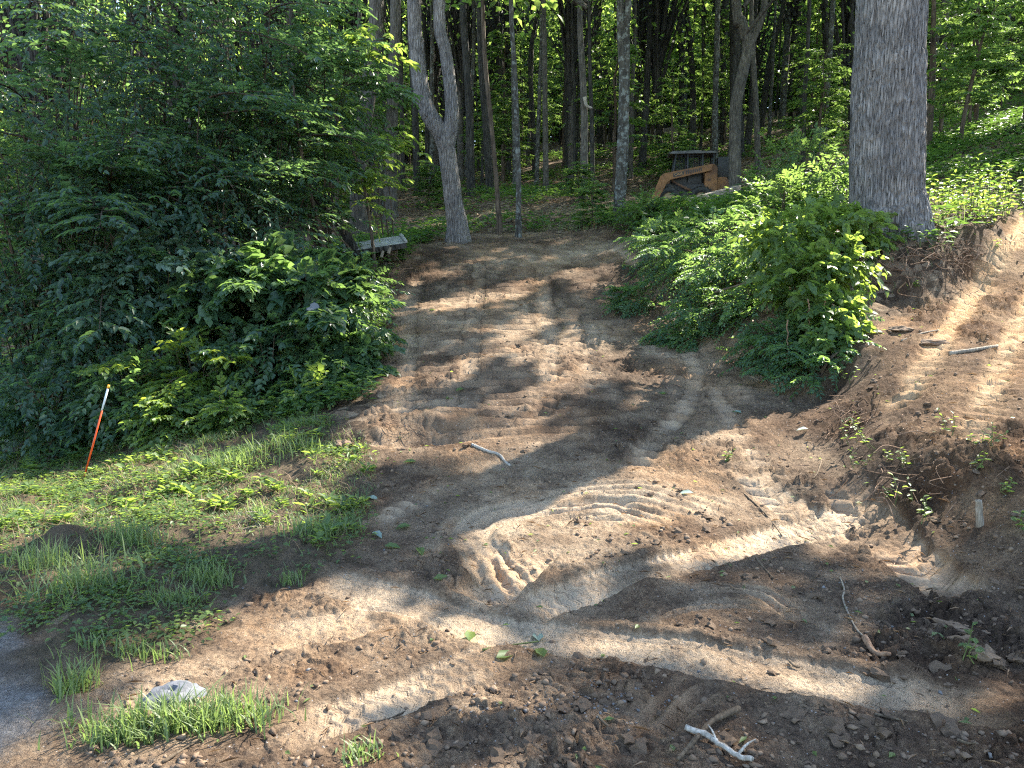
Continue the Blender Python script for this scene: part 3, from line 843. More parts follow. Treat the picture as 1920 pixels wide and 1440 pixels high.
def flare(H, r0, r1, top, k=.55, lean=(0, 0), wob=.1, seed=0, n=9, sink=.25):
    """trunk axis in local coordinates: base flare, taper, slight wander"""
    r = np.random.default_rng(seed)
    z = np.concatenate([[-sink, 0.0, .25, .7], np.linspace(1.6, H, n)])
    a = np.cumsum(r.normal(0, wob, (len(z), 2)), 0) * (z / max(H, 1))[:, None].clip(0)
    P = np.stack([lean[0] * z.clip(0) + a[:, 0], lean[1] * z.clip(0) + a[:, 1], z], -1)
    R = np.interp(z, [-sink, 0, .25, .7, 1.6, H], [r0 * (1 + k), r0 * (1 + k * .75), r0 * (1 + k * .3), r0 * (1 + k * .08), r0, top])
    return P, R

def crown_leaves(g, gb, C, rad, n_cl, n_lf, size, kind, flat=.5, seed=0, trunk_xy=(0, 0), limb_z=None, limbs=True, up=.75, clr=(.5, 1.1)):
    """clumps of leaves spread through an ellipsoid; limbs run from the trunk to the clumps"""
    r = np.random.default_rng(seed)
    u = unit(r.normal(size=(n_cl, 3))) * (r.uniform(.25, 1, (n_cl, 1)) ** .5)
    cc = np.asarray(C) + u * np.asarray(rad)
    for i in range(n_cl):
        k = max(4, int(n_lf * r.uniform(.5, 1.5)))
        cr = r.uniform(*clr)
        p = cc[i] + r.normal(0, 1, (k, 3)) * np.array([cr, cr, cr * flat]) * .6
        dr = unit(r.normal(size=(k, 3)) * np.array([1, 1, .35]) + unit(cc[i] - np.asarray(C)) * .5)
        nr = np.array([0, 0, up]) + r.normal(0, .45, (k, 3))
        leaves(g, kind, p, dr, nr, size * r.uniform(.7, 1.3, k), size * .62 * r.uniform(.8, 1.2, k), np.clip(r.uniform(.2, .8) + r.normal(0, .15, k), 0, 1))
        if limbs and gb is not None and (i % 2 == 0 or n_cl < 14):
            z0 = (limb_z if limb_z is not None else C[2] - rad[2]) + r.uniform(0, .5) * max(0, cc[i][2] - C[2] + rad[2])
            a = np.array([trunk_xy[0] + r.normal(0, .05), trunk_xy[1] + r.normal(0, .05), min(z0, cc[i][2] - .1)])
            b = cc[i]; mid = (a + b) / 2 + np.array([0, 0, .15 * np.linalg.norm(b - a)])
            L = np.linalg.norm(b - a)
            V, f = tube([a, mid, b], [.012 * L + .012, .008 * L + .008, .006], 5, 6, cap=False)
            gb.add(V, f)

def front_tree(px, py, depth, dia_px, mat, label, name='forest_tree', H=20, path=None, fork=None, seg=None, rows=None, bark=None, top=None, seed=0, group=None, flarek=.45, zb=None, crown='auto', vf=None, hf=2.2):
    """a tree whose base is seen at (px, py); path = further photo points up its trunk"""
    b = at(px, py, depth)
    z = float(ground(b[0], b[1]))
    base = np.array([b[0], b[1], z])
    r0 = dia_px * depth / F / 2
    seg = seg or (40 if r0 * F / depth > 12 else 14)
    rows = rows or (90 if seg > 20 else 26)
    bark = (.05 * r0 if bark is None else bark)
    P = [base - [0, 0, .3], base, base + [0, 0, .3]]
    R = [r0 * (1 + flarek), r0 * (1 + flarek * .8), r0 * (1 + flarek * .25)]
    pts = path or [(px, 0)]
    rr = np.linspace(r0, (top or r0 * .78), len(pts) + 1)[1:]
    for (qx, qy), q in zip(pts, rr):
        P.append(at(qx, qy, depth)); R.append(q)
    d = P[-1] - P[-2]; d = d / np.linalg.norm(d)
    hz = z + H
    d = d * .35 + np.array([0, 0, .65]); d /= np.linalg.norm(d)
    for k in (.45, 1.0):
        P.append(P[-1] + d * max(1.0, (hz - P[-1][2]) * (k if k < 1 else 1)))
        R.append(R[-1] * (.7 if k < 1 else .35))
    extra = []
    if fork:
        fp, frr = fork
        FP = [at(qx, qy, depth) for qx, qy in fp]
        FP.append(FP[-1] + np.array([.3, 0, 4.0])); FP.append(FP[-1] + np.array([.4, .3, 6.0]))
        FR = [w_ * depth / F / 2 for w_ in frr] + [frr[-1] * depth / F / 2 * .7, .04]
        extra.append((np.array(FP) - base, FR))
    t = thing(name, label, 'tree', base, group=group)
    P = np.array(P) - base
    link('trunk', trunk_mesh('trunk', P, R, mat, seg, rows, bark, seed, vf or max(7, 5.0 / max(r0, .1) * .9), hf, extra), t)
    if crown == 'shade':
        SHADERS.append([t, base, P[-2], mat])
    elif crown != 'none':
        g = G(); gb = G()
        hp = P[np.argmin(np.abs(P[:, 2] - H * .6))]
        rr_ = min(3.2, .9 + H * .11)
        crown_leaves(g, gb, (hp[0], hp[1], H * .68), (rr_, rr_, H * .40), 34, 26, .24, 'lo', seed=seed + 100, trunk_xy=(hp[0], hp[1]), limb_z=H * .4)
        link('crown', g.mesh('crown', M['leaf_canopy']), t)
        link('limbs', gb.mesh('limbs', M[mat]), t)
    return t

# the big oak on the bank
oak = front_tree(1665, 418, 10.2, 128, 'bark_oak', 'huge straight oak trunk standing on the cut bank at right', 'oak_tree', H=24,
                 path=[(1664,360),(1666,250),(1668,120),(1671,0)], seg=200, rows=330, bark=.024, top=.40, seed=1, flarek=.26, crown='shade', vf=26, hf=4.5)
front_tree(858, 436, 15.8, 35, 'bark_oak', 'grey forked tree at the head of the dirt road', 'forked_tree', H=20,
           path=[(852,390),(843,320),(832,262),(800,205),(787,150),(781,80),(776,0)], fork=([(838,275),(847,220),(845,170),(836,100),(824,0)], [29,25,22,21,20]),
           seg=80, rows=180, bark=.010, top=.13, seed=2, flarek=.45, crown='top', vf=28, hf=5.0)
front_tree(1158, 402, 18, 15, 'bark_lichen', 'lichen covered twin trunk tree right of the road head', 'twin_tree', H=20, path=[(1163,300),(1168,150),(1163,0)],
           fork=([(1163,400),(1170,300),(1174,150),(1178,0)], [16,14,13,12]), seg=60, rows=160, bark=.012, seed=3, crown='shade', vf=22)
front_tree(1380, 334, 24, 21, 'bark_grey', 'grey tree forking high behind the rusty loader', 'forked_tree', H=20, path=[(1378,260),(1381,190),(1394,130),(1402,85),(1390,40),(1380,0)],
           fork=([(1401,92),(1416,62),(1428,30),(1434,0)], [16,14,13,12]), seg=50, rows=140, bark=.01, seed=4, crown='shade', vf=18)
front_tree(675, 432, 18, 31, 'bark_grey', 'thick leaning trunk behind the weathered board at left', H=20, path=[(672,380),(676,280),(690,180),(700,90),(706,0)], seg=60, rows=140, bark=.02, seed=5, crown='top')
front_tree(733, 410, 22, 23, 'bark_grey', 'straight grey trunk just left of the forked tree', H=20, path=[(733,300),(737,150),(742,0)], seg=40, bark=.015, rows=110, seed=6, crown='top')
front_tree(706, 380, 25, 17, 'bark_grey', 'pale trunk between the leaning trunk and the straight grey trunk', H=19, path=[(704,260),(706,120),(712,0)], seed=7)
front_tree(972, 432, 16.6, 10, 'bark_lichen', 'thin pole tree with a pale sunlit top in mid road', 'sapling_tree', H=15, path=[(972,330),(968,200),(964,110),(958,0)], seg=24, rows=80, seed=8, crown='top')
front_tree(936, 426, 17, 9, 'bark_brown', 'thin brown pole tree left of the pale topped sapling', 'sapling_tree', H=14, path=[(930,330),(920,220),(910,120),(905,0)], seg=20, rows=60, seed=9, crown='top')
front_tree(1094, 362, 22, 13, 'bark_grey', 'slim grey tree with a broken white branch stub', H=18, path=[(1096,250),(1093,150),(1088,60),(1088,0)], seg=24, rows=60, seed=10, crown='shade')
MIDT = [  # px, py, depth, width px, path, bark, label
 (883,348,26,17,[(880,200),(872,80),(868,0)],'bark_dark','dark straight trunk right of the forked tree'),
 (918,345,27,17,[(912,240),(903,120),(899,0)],'bark_dark','dark trunk behind the thin brown pole tree'),
 (951,305,36,17,[(944,180),(934,90),(930,0)],'bark_dark','broad dark trunk seen above the road head'),
 (1024,340,28,12,[(1022,200),(1021,80),(1019,0)],'bark_grey','slim mossy trunk right of the pale topped sapling'),
 (1065,283,36,14,[(1064,180),(1064,80),(1066,0)],'bark_dark','dark upright trunk left of the slim grey tree'),
 (1003,330,34,11,[(1000,240),(994,120),(1004,40),(1012,0)],'bark_dark','dark bowed trunk behind the pale topped sapling'),
 (782,330,30,14,[(778,200),(770,90),(768,0)],'bark_dark','dark trunk half hidden left of the forked tree base'),
 (802,325,36,10,[(800,200),(797,90),(795,0)],'bark_dark','slender dark trunk between the forked tree limbs'),
 (756,335,33,10,[(754,240),(752,120),(750,0)],'bark_dark','slender dark trunk beside the straight grey trunk'),
 (1127,250,44,16,[(1124,160),(1120,80),(1118,0)],'bark_dark','dark trunk left of the lichen twin tree'),
 (1149,250,46,11,[(1140,160),(1126,90),(1122,0)],'bark_dark','leaning dark stem crossing left of the twin tree'),
 (1194,238,46,11,[(1192,150),(1191,60),(1190,0)],'bark_dark','dark stem just right of the twin tree'),
 (1237,246,40,13,[(1236,150),(1233,60),(1230,0)],'bark_dark','dark even trunk above the loader roof at left'),
 (1276,235,42,11,[(1278,150),(1276,60),(1270,0)],'bark_dark','dark trunk directly above the loader roof'),
 (1299,258,36,13,[(1299,160),(1293,70),(1287,0)],'bark_dark','dark slightly bent trunk above the loader cab'),
 (1341,282,32,13,[(1341,200),(1344,90),(1346,0)],'bark_lichen','speckled trunk left of the tree behind the loader'),
 (1356,248,38,12,[(1356,160),(1357,70),(1359,0)],'bark_dark','black upright stem beside the speckled trunk'),
 (1384,262,34,26,[(1379,160),(1378,70),(1377,0)],'bark_dark','wide dark trunk partly behind the high forking tree'),
 (1422,288,30,12,[(1418,200),(1412,110),(1409,0)],'bark_grey','slim grey trunk right of the high forking tree'),
 (1402,262,36,14,[(1410,180),(1412,100),(1416,0)],'bark_dark','dark trunk between two grey trunks behind the loader'),
 (1428,215,42,13,[(1437,160),(1448,90),(1462,40),(1470,0)],'bark_dark','dark leaning trunk that bends right near the top'),
 (1484,180,46,9,[(1482,120),(1474,60),(1468,0)],'bark_dark','thin dark stem left of centre of the right woods'),
 (1500,225,40,15,[(1502,150),(1506,60),(1512,0)],'bark_dark','dark trunk in the shrubs left of the oak'),
 (1546,285,31,12,[(1549,200),(1556,100),(1562,0)],'bark_lichen','pale speckled trunk nearest the oak on its left'),
 (1556,270,35,16,[(1555,180),(1550,80),(1546,0)],'bark_dark','dark trunk behind the pale speckled trunk'),
 (1596,250,38,12,[(1598,160),(1606,80),(1610,0)],'bark_dark','dark trunk touching the left edge of the oak'),
 (1766,225,36,11,[(1766,150),(1768,70),(1770,0)],'bark_dark','dark trunk just right of the oak'),
 (1779,200,40,13,[(1782,120),(1788,60),(1792,0)],'bark_grey','grey leaning trunk second right of the oak'),
 (1806,186,42,13,[(1806,120),(1805,60),(1805,0)],'bark_grey','grey straight trunk on the right hillside'),
 (1824,210,38,15,[(1825,130),(1827,60),(1828,0)],'bark_dark','dark trunk crossed by the leaning pale stem'),
 (1890,200,38,17,[(1891,130),(1892,60),(1892,0)],'bark_dark','broad dark trunk near the right edge of the woods'),
 (1913,190,44,14,[(1912,120),(1912,60),(1914,0)],'bark_dark','dark trunk at the far right picture edge'),
 (1874,190,46,9,[(1874,120),(1872,60),(1870,0)],'bark_dark','thin dark stem behind the leaning pale stem'),
 (560,330,24,14,[(556,220),(550,100),(545,0)],'bark_dark','dark trunk glimpsed through the left leaves'),
 (612,300,28,13,[(610,200),(606,100),(600,0)],'bark_dark','dark trunk left of the thick leaning trunk'),
]
for k, (px, py, dp, wd, pth, bk, lab) in enumerate(MIDT):
    b = at(px, py, dp)
    front_tree(px, py, dp, wd * .85, bk, lab, path=pth, H=18 + (k * 7 % 5), seed=20 + k, seg=16, rows=30, crown='shade' if (in_corridor(b[0], b[1]) and dp < 40) else 'top')
# trees out of frame to the right that shade the road
for k, (x, y, r_) in enumerate([(9.5, 8.6, .24), (13.5, 11.5, .3), (18, 15.5, .28), (11.5, 6.2, .22), (16, 8.5, .3), (8.6, 14.5, .0), (21, 22, .3), (6.2, 4.2, .0)]):
    if r_ == 0:
        continue
    z = float(ground(x, y))
    t = thing('forest_tree', 'tall forest tree beyond the right edge of the dirt ramp', 'tree', (x, y, z), group='trees beyond the right edge')
    P, R = flare(20, r_, .08, .05, seed=60 + k, wob=.12)
    link('trunk', trunk_mesh('trunk', P, R, 'bark_grey', 18, 30, .02, k), t)
    SHADERS.append([t, np.array([x, y, z]), P[-2], 'bark_grey'])

def shade_canopy():  # crowns shaped for their shadow: leaves set on sun rays above the shaded ground
    r = np.random.default_rng(11)
    n = 26000
    x = r.uniform(-9, 9.5, n); y = r.uniform(.8, 19, n)
    ok = ~lit_at(x, y, .22)
    # dapple: holes in the canopy
    hol = fbm(x * .9, y * .9, 3, 301)
    ok &= ~((hol > .62))
    left = x < -1.8
    ok &= ~(left & (y > 7.5) & (fbm(x * 1.1, y * 1.1, 3, 305) > -.08))
    x, y = x[ok], y[ok]
    z0 = H0(x, y)
    hh = r.uniform(8.5, 19, len(x))
    # each leaf is lifted from its shaded ground point towards the sun
    t = hh / TEL
    LX = x + S2[0] * t; LY = y + S2[1] * t; LZ = z0 + hh
    B = np.array([s[1] for s in SHADERS])
    d = (LX[:, None] - B[None, :, 0]) ** 2 + (LY[:, None] - B[None, :, 1]) ** 2
    who = np.argmin(d, 1)
    for i, (t_, base, tip, bk) in enumerate(SHADERS):
        s = who == i
        k = int(s.sum())
        g = G(); gb = G()
        if k:
            p = np.stack([LX[s], LY[s], LZ[s]], -1) - base
            nr = np.array(SUND) * .5 + np.array([0, 0, .5]) + r.normal(0, .35, (k, 3))
            leaves(g, 'mid', p, r.normal(size=(k, 3)) * [1, 1, .4], nr, .30 * r.uniform(.7, 1.3, k), .21 * r.uniform(.8, 1.2, k), r.uniform(.1, .9, k))
            for q in p[:: max(1, k // 26)][:26]:
                z1 = max(5.0, q[2] - .5 * np.hypot(q[0], q[1]) - 1)
                tr = np.array([0, 0, min(z1, q[2] - .3)])
                V, f = tube([tr, (tr + q) / 2 + [0, 0, .4], q], [.06, .035, .01], 5, 6, cap=False)
                gb.add(V, f)
        # one added leaf where a tree gets no shade leaves
        if not g.V:
            leaves(g, 'mid', np.array([[0, 0, 19.0]]), np.array([[1.0, 0, 0]]), np.array([[0, 0, 1.0]]), .3, .2, .5)
        link('crown', g.mesh('crown', M['leaf_canopy']), t_)
        if gb.V:
            link('limbs', gb.mesh('limbs', M[bk]), t_)
shade_canopy()

# background woods: five kinds of tree, copied
protos = []
for k in range(6):
    r = np.random.default_rng(400 + k)
    H = [19, 21, 17, 22, 20, 18][k]
    P, R = flare(H, [.15, .19, .11, .22, .16, .13][k], .03, .04, seed=500 + k, wob=.22, lean=(r.normal(0, .02), r.normal(0, .02)))
    tm = trunk_mesh('trunk', P, R, ['bark_dark', 'bark_grey', 'bark_dark', 'bark_dark', 'bark_lichen', 'bark_dark'][k], 9, 18, .015, k)
    g = G(); gb = G()
    hp = P[8]
    crown_leaves(g, gb, (hp[0], hp[1], H * .50), (3.1, 3.1, H * .42), 60, 7, .30, 'lo', seed=600 + k, trunk_xy=(hp[0] * .7, hp[1] * .7), limb_z=H * .14, clr=(.5, 1.3))
    protos.append((tm, g.mesh('crown', M['leaf_canopy']), gb.mesh('limbs', M['bark_dark'])))
placed = [(float(at(p[0], p[1], p[2])[0]), p[2]) for p in MIDT] + [(3, 18), (9, 24)]
cnt = 0
r = np.random.default_rng(77)
for tr in range(6000):
    if cnt >= 298:
        break
    dist = 27 + 70 * r.uniform() ** .8
    an = math.radians(r.uniform(-41, 41)) if cnt < 262 else math.radians(r.choice([-1, 1]) * r.uniform(38, 56))
    x, y = dist * math.sin(an), dist * math.cos(an)
    if in_corridor(x, y) or (x < 2 and y < 30) or (abs(x - 6) < 3 and y < 30):
        continue
    if min((x - a) ** 2 + (y - b) ** 2 for a, b in placed) < (1.7 if dist < 50 else 2.2) ** 2:
        continue
    placed.append((x, y)); k = cnt % 6
    z = float(ground(x, y))
    side = 'left' if x < -.12 * y else ('right' if x > .3 * y else 'middle')
    bkn = ['dark', 'grey', 'thin dark', 'stout dark', 'pale speckled', 'slim black'][k] + ' barked'
    t = thing('forest_tree', {'left': bkn + ' leafy tree deep in the woods beyond the left thicket', 'middle': bkn + ' leafy tree deep in the woods above the road head', 'right': bkn + ' leafy tree deep in the woods on the right hillside'}[side],
              'tree', (x, y, z - .05), r.uniform(0, 6.28), group=bkn + ' trees deep in the woods, ' + side)
    s = r.uniform(.62, 1.12); t.scale = (s, s, max(.8, s * r.uniform(.95, 1.15)))
    for nm, me in zip(('trunk', 'crown', 'limbs'), protos[k]):
        link(nm, me, t)
    cnt += 1
# thin poles between the bigger trees
pole = []
for k in range(4):
    P, R = flare(13, [.055, .075, .065, .09][k], .02, .03, seed=540 + k, wob=.18, lean=(.02 * (k - 1.5), 0))
    g = G(); gb = G()
    crown_leaves(g, gb, (P[9][0], P[9][1], 10.5), (1.5, 1.5, 3.0), 20, 14, .24, 'lo', seed=640 + k, trunk_xy=(P[8][0], P[8][1]), limb_z=7)
    pole.append((trunk_mesh('trunk', P, R, ['bark_dark', 'bark_grey', 'bark_dark', 'bark_lichen'][k], 8, 16), g.mesh('crown', M['leaf_canopy']), gb.mesh('limbs', M['bark_dark'])))
cnt = 0
for tr in range(4000):
    if cnt >= 110:
        break
    dist = r.uniform(25, 58); an = math.radians(r.uniform(-30, 36))
    x, y = dist * math.sin(an), dist * math.cos(an)
    if min((x - a) ** 2 + (y - b) ** 2 for a, b in placed) < 1.0 or (abs(x - 6) < 3.2 and y < 30) or (x < 2 and y < 27):
        continue
    placed.append((x, y)); k = cnt % 4
    bkn = ['thin dark', 'thin grey', 'slightly leaning thin dark', 'thin speckled'][k]
    side = 'left' if x < -.12 * y else ('right' if x > .3 * y else 'middle')
    t = thing('pole_tree', bkn + {'left': ' pole tree in the woods behind the left thicket', 'middle': ' pole tree in the woods above the road head', 'right': ' pole tree on the right wooded slope'}[side],
              'tree', (x, y, float(ground(x, y)) - .05), r.uniform(0, 6.28), group=bkn + ' pole trees, ' + side)
    s = r.uniform(.85, 1.15); t.scale = (s, s, s)
    for nm, me in zip(('trunk', 'crown', 'limbs'), pole[k]):
        link(nm, me, t)
    cnt += 1
# the far edge of the woods: bushy trees leafed to the ground
edge = []
for k in range(3):
    P, R = flare(13, .16, .03, .04, seed=560 + k, wob=.2)
    g = G(); gb = G()
    crown_leaves(g, gb, (P[7][0], P[7][1], 4.8), (3.8, 3.8, 6.2), 120, 34, .36, 'lo', seed=660 + k, trunk_xy=(0, 0), limb_z=.8, clr=(.6, 1.4))
    edge.append((trunk_mesh('trunk', P, R, 'bark_dark', 8, 12), g.mesh('crown', M['leaf_canopy']), gb.mesh('limbs', M['bark_dark'])))
for k in range(104):
    an = math.radians(-58 + 116 * (k + .5) / 104 + r.uniform(-.7, .7)); dist = r.uniform(62, 92)
    x, y = dist * math.sin(an), dist * math.cos(an)
    side = 'left' if x < -.12 * y else ('right' if x > .3 * y else 'middle')
    t = thing('forest_edge_tree', {'left': 'bushy sunlit tree closing the view behind the left woods', 'middle': 'bushy sunlit tree closing the view above the road head', 'right': 'bushy sunlit tree closing the view on the right hill'}[side],
              'tree', (x, y, float(ground(x, y)) - .1), r.uniform(0, 6.28), group='bushy trees at the far edge, ' + side)
    s = r.uniform(.9, 1.5); t.scale = (s, s, s)
    for nm, me in zip(('trunk', 'crown', 'limbs'), edge[k % 3]):
        link(nm, me, t)
# understory saplings with layered leaf sprays
sap = []
for k in range(5):
    r_ = np.random.default_rng(700 + k)
    H = [3.2, 4.5, 5.5, 2.4, 6.5][k]
    P, R = flare(H, .012 * H + .006, .006, .012, seed=710 + k, wob=.10, n=6)
    V, f = tube(P, R, 6, 14); gb = G().add(V, f); g = G()
    nb = 26 + 6 * k
    zz = np.sort(r_.uniform(.25 * H, H * .98, nb)); an = np.arange(nb) * 2.4 + r_.normal(0, .3, nb)
    ax = np.stack([np.interp(zz, P[:, 2], P[:, 0]), np.interp(zz, P[:, 2], P[:, 1]), zz], -1)
    Lb = (.35 + .22 * H * (1 - zz / H) + .1) * r_.uniform(.7, 1.2, nb)
    D = np.stack([np.cos(an), np.sin(an), r_.uniform(.05, .35, nb)], -1)
    for i in range(nb):
        V, f = tube([ax[i], ax[i] + D[i] * Lb[i] * .5, ax[i] + D[i] * Lb[i] - [0, 0, .1 * Lb[i]]], [.008, .005, .003], 4, cap=False); gb.add(V, f)
        m = 7
        s_ = r_.uniform(.25, 1, m)
        O = ax[i] + D[i] * (s_ * Lb[i])[:, None]; O[:, 2] -= .1 * Lb[i] * s_ ** 2
        sd = r_.choice([-1, 1], m)
        DD = D[i] * .7 + np.stack([-D[i][1] * sd, D[i][0] * sd, r_.normal(0, .12, m)], -1) * r_.uniform(.3, 1, (m, 1))
        sprays(g, None, O, DD, np.array([[0, 0, 1.0]]).repeat(m, 0) + r_.normal(0, .15, (m, 3)), r_.uniform(.25, .5, m), 7, 'mid', .13, .085, r=r_)
    sap.append((gb.mesh('stem', M['bark_brown']), g.mesh('foliage', M['leaf_under'])))
r = np.random.default_rng(78)
def sapling(x, y, k, s, label, group, rz):
    t = thing('understory_sapling', label, 'sapling', (x, y, float(ground(x, y)) - .03), rz, group=group)
    t.scale = (s, s, s)
    link('stem', sap[k][0], t); link('foliage', sap[k][1], t)
cnt = 0
for tr in range(3000):
    if cnt >= 165:
        break
    dist = 19.5 + 42 * r.uniform()
    an = math.radians(r.uniform(-36, 36))
    x, y = dist * math.sin(an), dist * math.cos(an)
    pxx = 960 + F * x / y
    if dist < 30 and 700 < pxx < 1420:
        continue
    if dist < 26 and pxx > 1420 and r.uniform() < .6:
        continue
    side = 'left' if x < -.15 * y else ('right' if x > .3 * y else 'middle')
    ks = int(r.integers(0, 5)); kn = ['short', 'medium tall', 'tall', 'knee high bushy', 'tallest spreading'][ks] + ' '
    sapling(x, y, ks, r.uniform(.7, 1.25),
            kn + {'left': 'leafy understory sapling in the shade of the left woods', 'middle': 'leafy understory sapling beyond the head of the road', 'right': 'leafy understory sapling on the right forest slope'}[side],
            kn + 'understory saplings, ' + side, r.uniform(0, 6.28))
    cnt += 1
for (px, py, dp, k, s, lab) in [(800,352,24,3,.55,'small leafy sapling behind the forked tree base'), (1110,395,17.5,3,.45,'small bushy sapling left of the twin tree foot'),
                                (1085,365,21,3,.5,'bushy sapling at the foot of the slim grey tree'), (630,350,17.5,1,.8,'spreading sapling in front of the thick leaning trunk'),
                                (1260,300,31,3,.8,'sunlit sapling right behind the loader cab')]:
    p = at(px, py, dp); sapling(p[0], p[1], k, s, lab, None, px)

# ------------------------------------------------------------------ thickets and shrubs
def ball(c, rad, n, r, shell=.35, squash=1.0):
    u = unit(r.normal(size=(n, 3))) * (shell + (1 - shell) * r.uniform(0, 1, (n, 1))) ** .6
    return np.asarray(c) + u * np.array([rad, rad, rad * squash]), u

def bush(px, py, depth, rad, label, nsp, nl, kind, LL, LW, leafmat, name='shrub', cat='shrub', stemmat='twig', seed=0, squash=.9, droop=.3, Ls=(.25, .5), outw=.8, spread=55, up=.9,
         nst=9, varc=.5, vars=.2, base=None, group=None, twig=.004, jit=.25, bias=(0, 0, 0), stem_r=.012, boughs=0, blen=(.9, 1.5)):
    r = np.random.default_rng(seed + 1000)
    c = at(px, py, depth)
    bx, by = (c[0], c[1]) if base is None else base
    b = np.array([bx, by, float(ground(bx, by)) - .03])
    O, u = ball(c, rad, nsp, r, squash=squash)
    gz = ground(O[:, 0], O[:, 1])
    O[:, 2] = np.maximum(O[:, 2], gz + r.uniform(.03, .2, nsp))
    D = u * outw + r.normal(0, .45, (nsp, 3)) + np.array(bias)
    N = np.array([0, 0, up]) + u * .35 + r.normal(0, .25, (nsp, 3))
    g = G(); gt = G()
    LS = r.uniform(*Ls, nsp)
    sprays(g, gt, O - b, D, N, LS, nl, kind, LL, LW, droop, spread, twig, jit, varc=varc, vars=vars, r=r)
    for i in range(boughs):
        u0 = unit(r.normal(size=3)); o0 = c + u0 * rad * np.array([.6, .6, .6 * squash])
        Db = unit(np.array(bias) * 1.3 + u0 * [.8, .8, .3] + [0, 0, .12])
        Lb = rad * r.uniform(*blen); m = 13
        s = np.linspace(.12, 1, m)
        P = o0 + Db * (s * Lb)[:, None]; P[:, 2] -= .28 * s ** 2 * Lb
        P[:, 2] = np.maximum(P[:, 2], ground(P[:, 0], P[:, 1]) + .04)
        pr = unit(np.cross(Db, [0, 0, 1.0])); sd = np.where(np.arange(m) % 2 == 0, 1, -1)[:, None]
        DD = Db * .65 + pr * sd * r.uniform(.4, 1.0, (m, 1)) + r.normal(0, .12, (m, 3))
        sprays(g, gt, P - b, DD, np.array([0, 0, 1.0]) + r.normal(0, .12, (m, 3)), np.mean(Ls) * (1.15 - .6 * s), nl, kind, LL, LW, droop, spread, twig, jit * .7, varc=np.clip(varc + r.normal(0, .2), .1, .9), vars=.08, r=r)
        V, f = tube(np.vstack([[o0], P]) - b, np.linspace(stem_r * .8, stem_r * .15, m + 1), 4, 8, cap=False); gt.add(V, f)
    for i in range(nst):
        e = O[r.integers(nsp)] - b
        s = np.array([r.normal(0, .06), r.normal(0, .06), -.05])
        mid = s * .4 + e * .5 + np.array([0, 0, .12 * np.linalg.norm(e)])
        V, f = tube([s, mid, e], [stem_r, stem_r * .7, stem_r * .25], 5, 8, cap=False); gt.add(V, f)
    t = thing(name, label, cat, b, group=group)
    link('foliage', g.mesh('foliage', M[leafmat]), t)
    link('stem', gt.mesh('stem', M[stemmat]), t)
    return t

# overhanging trees that fill the upper left
ELM = [ # px, py, depth, radius, label
 (60,60,11.5,1.6,'bluish leafy tree filling the top left corner'),
 (270,70,12,1.5,'overhanging tree with sunlit leaves near the top left'),
 (450,90,12.6,1.3,'dark leafy tree between the top left trees and the woods'),
 (120,270,10.6,1.4,'dark layered tree overhanging at the left picture edge'),
 (330,260,11.2,1.3,'dark layered tree in the middle of the left thicket'),
 (490,300,12,1.05,'layered leafy tree beside the leaning dark log'),
 (60,440,9.8,1.1,'low drooping branches at the left picture edge'),
 (230,440,10.0,1.05,'low drooping tree above the pale leaved shrub'),
 (420,420,10.8,.95,'drooping leafy tree left of the leaning dark log'),
 (590,170,13.6,1.0,'open leafy tree in front of the thick leaning trunk'),
]
for k, (px, py, dp, rd, lab) in enumerate(ELM):
    t = bush(px, py, dp, rd, lab, 150, 13, 'mid', .115 if k % 2 else .095, .06 if k % 2 else .048, 'leaf_elm', 'overhanging_tree', 'tree', 'bark_brown', seed=k, squash=.85, droop=.22, Ls=(.5, 1.0), outw=.5, up=1.6,
             nst=14, varc=.42, vars=.22, bias=(.35, -.45, -.1), twig=.005, stem_r=.022, boughs=11, blen=(.9, 1.5))
    for o in t.children:
        if o.name.startswith('foliage'):
            o.name = 'crown'
        else:
            o.name = 'trunk'
SHR = [
 (50,610,9.3,1.0,'blue green shrub mass at the left edge above the verge','leaf_elm','mid',.085,.05),
 (200,600,9.2,.85,'dark shrub behind the orange marker','leaf_elm','mid',.085,.05),
 (300,530,9.4,.65,'pale grey green shrub with sunlit leaves in the left thicket','leaf_pale2','mid',.10,.065),
 (420,590,9.3,.62,'broad leaved shrub in the middle of the left thicket','leaf_shrub','heart',.11,.10),
 (500,540,9.6,.55,'bright broad leaved shrub below the leaning dark log','leaf_shrub','heart',.13,.10),
 (590,560,9.4,.50,'vine covered shrub with hanging dead leaves','leaf_shrub','heart',.12,.11),
 (640,590,9.3,.42,'leafy shrub leaning over the left edge of the road','leaf_shrub','mid',.09,.05),
 (672,540,10.0,.32,'small fine leaved shrub at the road edge','leaf_shrub','mid',.06,.035),
 (370,700,8.7,.55,'shrub with glowing yellow green leaves in the left thicket','leaf_weed2','mid',.075,.045),
 (510,680,8.8,.55,'dense dark shrub above the verge grass','leaf_shrub','mid',.085,.05),
 (610,690,8.8,.45,'tangled vine shrub hanging towards the road','leaf_shrub','heart',.10,.09),
 (650,670,8.9,.30,'trailing vine at the left edge of the road','leaf_shrub','heart',.085,.08),
 (250,740,8.3,.45,'low dark shrub just right of the orange marker','leaf_shrub','mid',.085,.05),
 (100,740,8.4,.50,'low shrub left of the orange marker','leaf_elm','mid',.085,.05),
 (440,790,8.0,.32,'low leafy weeds at the front of the left thicket','leaf_weed','mid',.07,.045),
 (590,770,8.2,.30,'low leafy weeds by the scooped ledge','leaf_weed','mid',.07,.045),
 (330,800,7.9,.30,'low weeds in front of the glowing shrub','leaf_weed','mid',.07,.045),
]
M['leaf_pale2'] = leaf_mat('leaf_pale2', (.06, .11, .07), (.17, .24, .17), (.15, .26, .07), .35, rough=.42)
